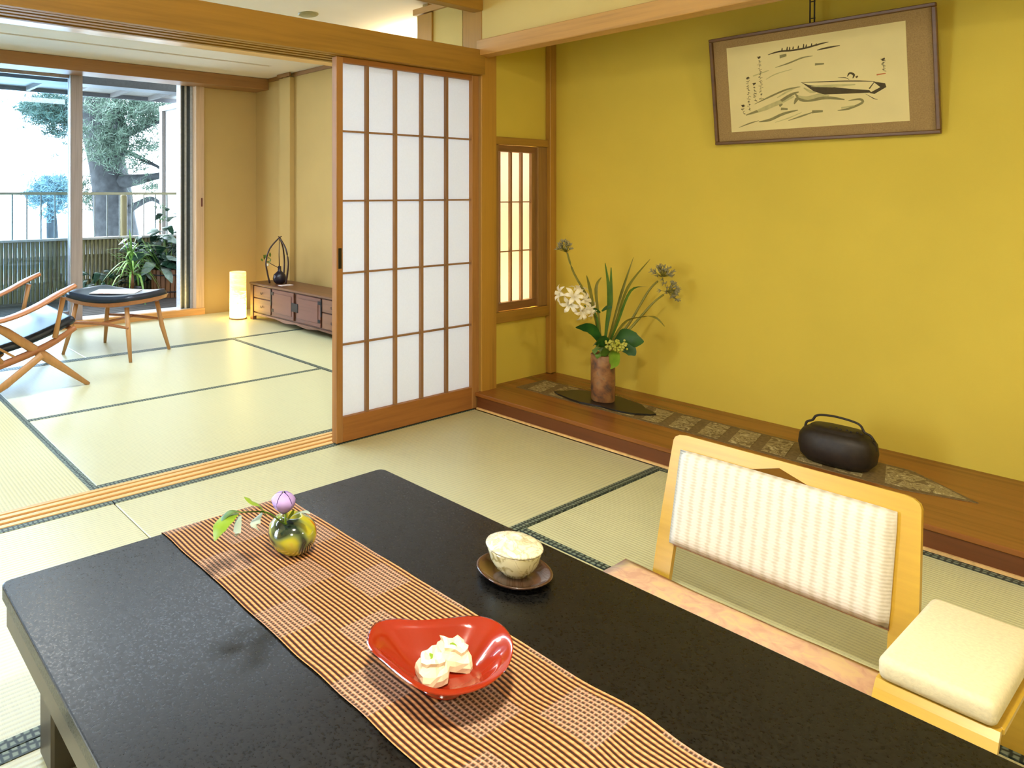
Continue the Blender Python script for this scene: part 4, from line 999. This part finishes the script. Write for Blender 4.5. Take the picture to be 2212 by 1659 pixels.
for q in range(5):
    y = YN+.10+q*.105; obj('slat', bar(newbm(), (.94, y, .20), (.54, y, .72), .035, .010, V((0,1,0))), OAK, lc)
for y in (YN-.001, ):
    obj('side_slat', bar(newbm(), (.84, YN, .31), (1.0, YN, .20), .012, .018, V((0,1,0))), OAK, lc); obj('side_slat', bar(newbm(), (.82, YN, .24), (.93, YN, .17), .012, .018, V((0,1,0))), OAK, lc)
bm = newbm(); P_ = [V((1.325, 0, .365)), V((1.20, 0, .312)), V((1.05, 0, .262)), V((.92, 0, .232)), V((.86, 0, .215))]
P2, _ = smooth(P_, [1]*5, 5); L = []
for i, p_ in enumerate(P2):
    d_ = (P2[min(i+1, len(P2)-1)]-P2[max(i-1, 0)]).normalized(); u_ = V((0,1,0)).cross(d_).normalized()
    if u_.z < 0: u_ = -u_
    th_ = .045 if 0 < i < len(P2)-1 else .030
    ring = []
    for (yy_, s_) in ((YN+.03, -.5), (YN+.02, 0), (YN+.03, .42), (YN+.06, .5), (YF-.06, .5), (YF-.03, .42), (YF-.02, 0), (YF-.03, -.5)):
        ring.append(bm.verts.new(V((p_.x, yy_, p_.z))+u_*(th_*s_+.018)))
    L.append(ring)
for a, b in zip(L, L[1:]):
    for q in range(8): bm.faces.new((a[q], a[(q+1)%8], b[(q+1)%8], b[q])).smooth = True
bm.faces.new(L[0][::-1]); bm.faces.new(L[-1]); bmesh.ops.recalc_face_normals(bm, faces=bm.faces)
obj('seat_cushion', bm, NAVY, lc)

# ------------------------------------------------------------------ balcony and garden
M_DECK = wood('deck_board_wood', srgb(70, 66, 62), 0, .6)
dk = sempty('floor_balcony', 'wooden balcony deck'); 
y = 6.10
while y < 8.0:
    obj('plank', bxm(-2.5, 3.93, y, y+.088, -.12, -.08, b=.003), M_DECK, dk); y += .098
struct('ground_balcony', bxm(-2.6, 4.0, 6.0, 8.2, -.30, -.125), plain('slab_grey', srgb(90, 88, 84)))
M_WHITEP = plaster('white_partition', srgb(150, 148, 146))
struct('wall_balcony', bxm(3.95, 4.05, 6.0, 8.7, -.3, 2.17), M_WHITEP)
struct('trim_17', bxm(3.90, 4.08, 6.0, 8.72, 2.171, 2.24, b=.003), plain('grey_rail', srgb(150, 150, 150)))
struct('trim_18', bxm(3.90, 3.949, 8.62, 8.70, -.12, 2.17, b=.003), plain('grey_post', srgb(120, 116, 112)))
rl = thing('balcony_railing', 'balcony railing with grey bars above a bamboo screen beyond the window', 'railing', (1.0, 8.1, -.12))
M_RAIL = plain('railing_metal', srgb(96, 104, 100), .5); M_BAM = wood('bamboo_pole', srgb(104, 98, 64), 2, .4, .6)
obj('top_rail', bxm(-2.5, 3.90, 8.07, 8.13, 1.085, 1.115, b=.003), wood('railing_top_wood', srgb(140, 136, 104), 0), rl)
obj('ledge', bxm(-2.5, 3.90, 8.03, 8.16, .575, .60, b=.003), plain('ledge_grey', srgb(160, 158, 150)), rl)
src = None; x = -2.42
while x < 3.88:
    if src is None: src = obj('bar', lathe(newbm(), [(.009, .60), (.009, 1.086)], 8, (x, 8.10, 0)), M_RAIL, rl); x0_ = x
    else: inst(src, 'bar', rl, V((x-x0_, 0, 0))+org(rl))
    x += .150
src = None; x = -2.47
while x < 3.88:
    if src is None: src = obj('bamboo_pole', lathe(newbm(), [(0, -.115), (.0232, -.115), (.0232, .12), (.0232, .125), (.0228, .13), (.0232, .40), (.0232, .405), (.0228, .41), (.0232, .574), (0, .574)], 10, (x, 8.06, 0)), M_BAM, rl); x0_ = x
    else: inst(src, 'bamboo_pole', rl, V((x-x0_, 0, 0))+org(rl))
    x += .0465
pst = tag(obj('garden_post', lathe(newbm(), [(0, -.11), (.05, -.11), (.048, 1.06), (.04, 1.08), (0, 1.085)], 14, (3.22, 8.22, 0)), wood('old_post_wood', srgb(130, 120, 86), 2), None, (3.22, 8.22, -.11)), 'weathered wooden post just outside the balcony railing', 'post')
# eaves
ev_ = struct('roof_eaves', bxm(-2.5, 5.0, 5.95, 8.65, 2.34, 2.38), plain('eaves_board', srgb(96, 92, 86)))
for q in range(14): obj('rafter', bxm(-2.3+q*.5, -2.26+q*.5, 6.81, 8.6, 2.29, 2.339), plain('rafter_grey', srgb(78, 74, 70)) if q == 0 else bpy.data.materials['rafter_grey'], ev_)
obj('fascia_board', bxm(-2.5, 5.0, 8.65, 8.68, 2.29, 2.40), plain('fascia_dark', srgb(70, 74, 78)), ev_)
obj('shutter_box', bxm(-1.0, 3.9, 6.6, 6.8, 2.12, 2.339), bpy.data.materials['fascia_dark'], ev_)

# planters
def leafbm(L, W, droop, m_=6):
    return ribbon(newbm(), [(0,0,0), (L*.35,0,L*.10), (L*.7,0,L*.02-droop*.4), (L,0,-droop)], [W*.35, W, W*.8, .002], V((0,1,0)), .22, 4)
bp = thing('barrel_planter', 'wooden stave planter with big glossy leaves at the balcony corner', 'planter', (3.52, 7.62, -.08))
STV = wood('stave_wood', srgb(104, 66, 32), 2, .5, .6); 
pb = V((3.52, 7.62, -.08)); random.seed(31)
obj('pot', lathe(newbm(), [(0,-.078), (.165,-.078), (.185,.22), (.17,.22), (.16,.19), (0,.19)], 24, (pb.x, pb.y, 0)), STV, bp)
for q in range(22):
    a = 2*PI*q/22; ca, sa = math.cos(a), math.sin(a)
    obj('stave', bar(newbm(), (pb.x+ca*.172, pb.y+sa*.172, -.078), (pb.x+ca*.192, pb.y+sa*.192, .235), .042, .012, V((ca,sa,0))), STV, bp)
for z, r in ((-.02,.186),(.17,.197)): 
    bm = newbm(); lathe(bm, [(r-.004,z),(r,z),(r,z+.015),(r-.004,z+.015)], 32, (pb.x, pb.y, 0)); obj('hoop', bm, IRON, bp)
GD = leaf_mat('glossy_leaf', srgb(20, 42, 30), srgb(46, 72, 56), .25); GP = leaf_mat('variegated_leaf', srgb(90, 114, 100), srgb(150, 164, 156), .3); GL = leaf_mat('yucca_leaf', srgb(64, 112, 40), srgb(140, 176, 84), .35)
lb = [leafbm(.30, .13, .09), leafbm(.24, .10, .03), leafbm(.34, .12, .15)]; lbm = []
for i, b_ in enumerate(lb):
    me = bpy.data.meshes.new('leaf'); b_.to_mesh(me); b_.free(); me.materials.append(GD); lbm.append(me)
for i, b_ in enumerate([leafbm(.30, .12, .06)]):
    me = bpy.data.meshes.new('leaf'); b_.to_mesh(me); b_.free(); me.materials.append(GP); lbp = me
for q in range(46):
    me = random.choice(lbm) if random.random() < .78 else lbp
    a = random.uniform(0, 2*PI); hgt = random.uniform(.24, .62); rad = random.uniform(.02, .22)
    inst(me, 'leaf', bp, (pb.x-.12+rad*math.cos(a)*1.3, pb.y+rad*math.sin(a)*.8, hgt), (random.uniform(-.4,.4), random.uniform(-.7,.35), a+random.uniform(-.4,.4)))
bm = newbm()
for q in range(14):
    a = random.uniform(0, 2*PI); tube(bm, [(pb.x+.05*math.cos(a), pb.y+.05*math.sin(a), .18), (pb.x-.12+.2*math.cos(a), pb.y+.15*math.sin(a), random.uniform(.35,.6))], [.006,.004], 5)
obj('stems', bm, G1, bp)
yc = thing('spiky_plant', 'spiky narrow leaved potted plant in front of the bamboo screen', 'plant', (3.02, 7.45, -.08))
yb = V((3.02, 7.45, -.08))
obj('pot', lathe(newbm(), [(0,-.078),(.09,-.078),(.115,.06),(.12,.075),(.105,.075),(.10,.05),(0,.05)], 20, (yb.x, yb.y, 0)), plain('dark_pot', srgb(40, 38, 36), .5), yc)
obj('trunk', tube(newbm(), [(yb.x, yb.y, .04), (yb.x+.005, yb.y, .16), (yb.x, yb.y, .26)], [.02,.018,.012], 8), STV, yc)
ym = []
for L, dr in ((.34,.05),(.38,.20),(.30,-.12),(.36,.30)):
    b_ = ribbon(newbm(), [(0,0,0), (L*.4,0,L*.25-dr*.1), (L*.75,0,L*.28-dr*.55), (L,0,L*.2-dr)], [.012,.026,.02,.002], V((0,1,0)), .25, 4)
    me = bpy.data.meshes.new('leaf'); b_.to_mesh(me); b_.free(); me.materials.append(GL); ym.append(me)
for q in range(54):
    t = q/54; a = q*2.4; inst(random.choice(ym), 'leaf', yc, (yb.x, yb.y, .20+.16*t), (0, .35-1.25*t+random.uniform(-.15,.15), a), [random.uniform(.75,1.1)]*3)
# low leafy plants at the foot of the screen
def shrub(nm, label, cat, c, r, n, mats, seed, hgt):
    random.seed(seed); t = thing(nm, label, cat, (c[0], c[1], c[2])); bm = newbm()
    for q in range(6):
        a = random.uniform(0, 2*PI); tube(bm, [(c[0], c[1], c[2]), (c[0]+r*.5*math.cos(a), c[1]+r*.5*math.sin(a), c[2]+hgt*.7)], [.006,.003], 5)
    obj('stems', bm, G1, t)
    for q in range(n):
        a = random.uniform(0, 2*PI); rr = r*math.sqrt(random.random()); z = c[2]+hgt*random.uniform(.25, 1)
        inst(random.choice(mats), 'leaf', t, (c[0]+rr*math.cos(a), c[1]+rr*math.sin(a), z), (random.uniform(-.5,.5), random.uniform(-.6,.5), a), [random.uniform(.45,.75)]*3)
    return t
shrub('leafy_plant', 'dark green leafy plant at the left foot of the spiky plant', 'plant', (2.78, 7.75, -.08), .22, 26, lbm, 41, .35)
shrub('leafy_plant', 'pale variegated tall plant behind the stave planter', 'plant', (3.58, 7.80, -.08), .13, 26, [lbp, lbp, lbm[0]], 42, .98)
shrub('leafy_plant', 'broad leaved plant filling the balcony corner left of the stave planter', 'plant', (3.28, 7.82, -.08), .2, 34, lbm+[lbp], 43, .68)
# ball shaped shrub outside
random.seed(9); bs = thing('ball_shrub', 'small clipped ball shrub beside the white partition', 'shrub', (3.75, 8.35, -.12))
obj('stem', tube(newbm(), [(3.75, 8.35, -.12), (3.75, 8.35, .80)], [.014,.010], 8), STV, bs)
bm = newbm()
for q in range(420):
    v_ = V((random.gauss(0,1), random.gauss(0,1), random.gauss(0,1))).normalized(); c2 = V((3.75, 8.35, .86))+v_*random.uniform(.07,.12); s_, u_ = frame_of(v_)
    ribbon(bm, [c2, c2+(v_+s_*random.uniform(-1,1)+u_*random.uniform(-1,1)).normalized()*.025], [.010,.002], None, .1, 2)
obj('foliage', bm, leaf_mat('shrub_green', srgb(50, 84, 52), srgb(80, 116, 72)), bs, kind='stuff')

# pines beyond the railing
BARK = plain('pine_bark', srgb(38, 42, 44), .9, .1, 0, 9, .35, 0, .6)
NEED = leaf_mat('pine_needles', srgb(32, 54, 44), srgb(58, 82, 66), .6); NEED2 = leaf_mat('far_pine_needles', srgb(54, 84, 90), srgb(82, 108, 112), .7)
def tuft(bm, c, n, L, rad):
    for _ in range(n):
        v_ = V((random.gauss(0,1), random.gauss(0,1), random.gauss(.5,.8))).normalized(); p0 = c + V((random.gauss(0,rad), random.gauss(0,rad), random.gauss(0,rad*.45)))
        s_ = v_.cross(V((random.gauss(0,1),random.gauss(0,1),random.gauss(0,1)))).normalized()*L*.045
        bm.faces.new((bm.verts.new(p0-s_), bm.verts.new(p0+s_), bm.verts.new(p0+v_*L)))
random.seed(17)
DT = 10.6
pt_ = thing('pine_tree', 'old leaning pine with a thick grey trunk right behind the railing', 'tree', (3.9, 10.4, -2.5))
obj('trunk', tube(newbm(), [(3.967,10.202,-1.247), (3.945,10.218,0.126), (3.889,10.258,0.675), (3.845,10.290,1.224), (3.767,10.346,1.704), (3.667,10.418,2.253), (3.611,10.458,2.733), (3.566,10.490,3.282)], [.40,.33,.31,.28,.26,.25,.23,.2], 16, smooth_path=True), BARK, pt_)
br_ = [([(3.800,10.322,1.498), (3.893,10.009,1.760), (3.818,9.817,2.077), (3.680,9.670,2.349), (3.591,9.610,2.817)], [.14,.10,.08,.06,.04]),
       ([(3.873,10.270,1.278), (3.980,9.824,1.287), (4.088,9.499,1.322), (4.163,9.199,1.356)], [.13,.09,.06,.04]),
       ([(3.745,10.362,1.841), (3.963,9.835,1.987), (4.088,9.499,2.068), (4.137,9.218,2.113)], [.09,.06,.045,.03]),
       ([(3.745,10.362,1.910), (3.610,10.828,2.250), (3.356,11.380,2.390), (3.116,11.799,2.414)], [.10,.07,.05,.03]),
       ([(3.912,10.242,0.743), (4.100,9.860,0.952), (4.223,9.649,1.020), (4.343,9.439,0.889)], [.08,.05,.035,.02]),
       ([(3.761,10.350,1.704), (3.926,9.863,1.687), (4.075,9.632,1.582), (4.221,9.404,1.466)], [.05,.035,.03,.02])]
for pts, rr in br_: obj('branch', tube(newbm(), pts, rr, 8, smooth_path=True), BARK, pt_)
bm = newbm()
for (c2, rad, n_) in (((3.818,9.817,1.879), .35, 900), ((3.637,9.824,1.871), .22, 260), ((3.982,9.576,2.296), .42, 1500), ((4.100,9.367,2.187), .30, 900), ((3.785,9.594,2.414), .35, 900), ((4.115,9.480,1.741), .22, 300), ((3.717,9.766,1.610), .25, 350),
                     ((4.100,9.367,1.184), .16, 200), ((4.022,9.670,1.516), .12, 120), ((3.672,10.907,1.228), .18, 350), ((3.730,10.865,0.943), .2, 350), ((3.297,11.422,2.354), .28, 1500), ((3.178,11.631,2.461), .18, 600), ((3.414,11.216,2.487), .26, 900), ((3.443,11.195,2.163), .18, 350), ((3.056,11.842,2.450), .10, 200), ((3.356,11.380,2.064), .10, 120), ((3.556,10.990,1.940), .12, 150)):
    for _ in range(n_//6): tuft(bm, V(c2)+V((random.gauss(0,rad*.8), random.gauss(0,rad*.8), random.gauss(0,rad*.42))), 14, .13, .035)
obj('needles', bm, NEED, pt_, kind='stuff')
fp = thing('distant_pine', 'smaller hazy pine farther off at the left of the big trunk', 'tree', (3.8, 17.0, -5))
obj('trunk', tube(newbm(), [(4.777,16.269,-0.992), (4.727,16.305,0.458), (4.693,16.330,1.286)], [.16,.12,.06], 8), BARK, fp)
bm = newbm()
for (c2, rad, n_) in (((4.693,16.330,1.286), .28, 1200), ((4.878,16.197,1.235), .25, 800), ((4.500,16.469,1.079), .2, 500), ((4.626,16.378,0.955), .25, 700), ((4.862,16.209,0.955), .25, 700), ((4.794,16.257,0.665), .2, 300), ((4.374,16.559,1.028), .08, 120)):
    for _ in range(n_//8): tuft(bm, V(c2)+V((random.gauss(0,rad*.8), random.gauss(0,rad*.8), random.gauss(0,rad*.5))), 14, .17, .05)
obj('needles', bm, NEED2, fp, kind='stuff')
struct('sea', bxm(-150, 250, 12, 320, -6.2, -6.0), plain('pale_sea', srgb(205, 226, 236), .35, .4, 0, .2, .04))
struct('ground', bxm(-20, 30, 8.3, 12, -6.2, -2.6), plain('garden_ground', srgb(110, 112, 96), .9))
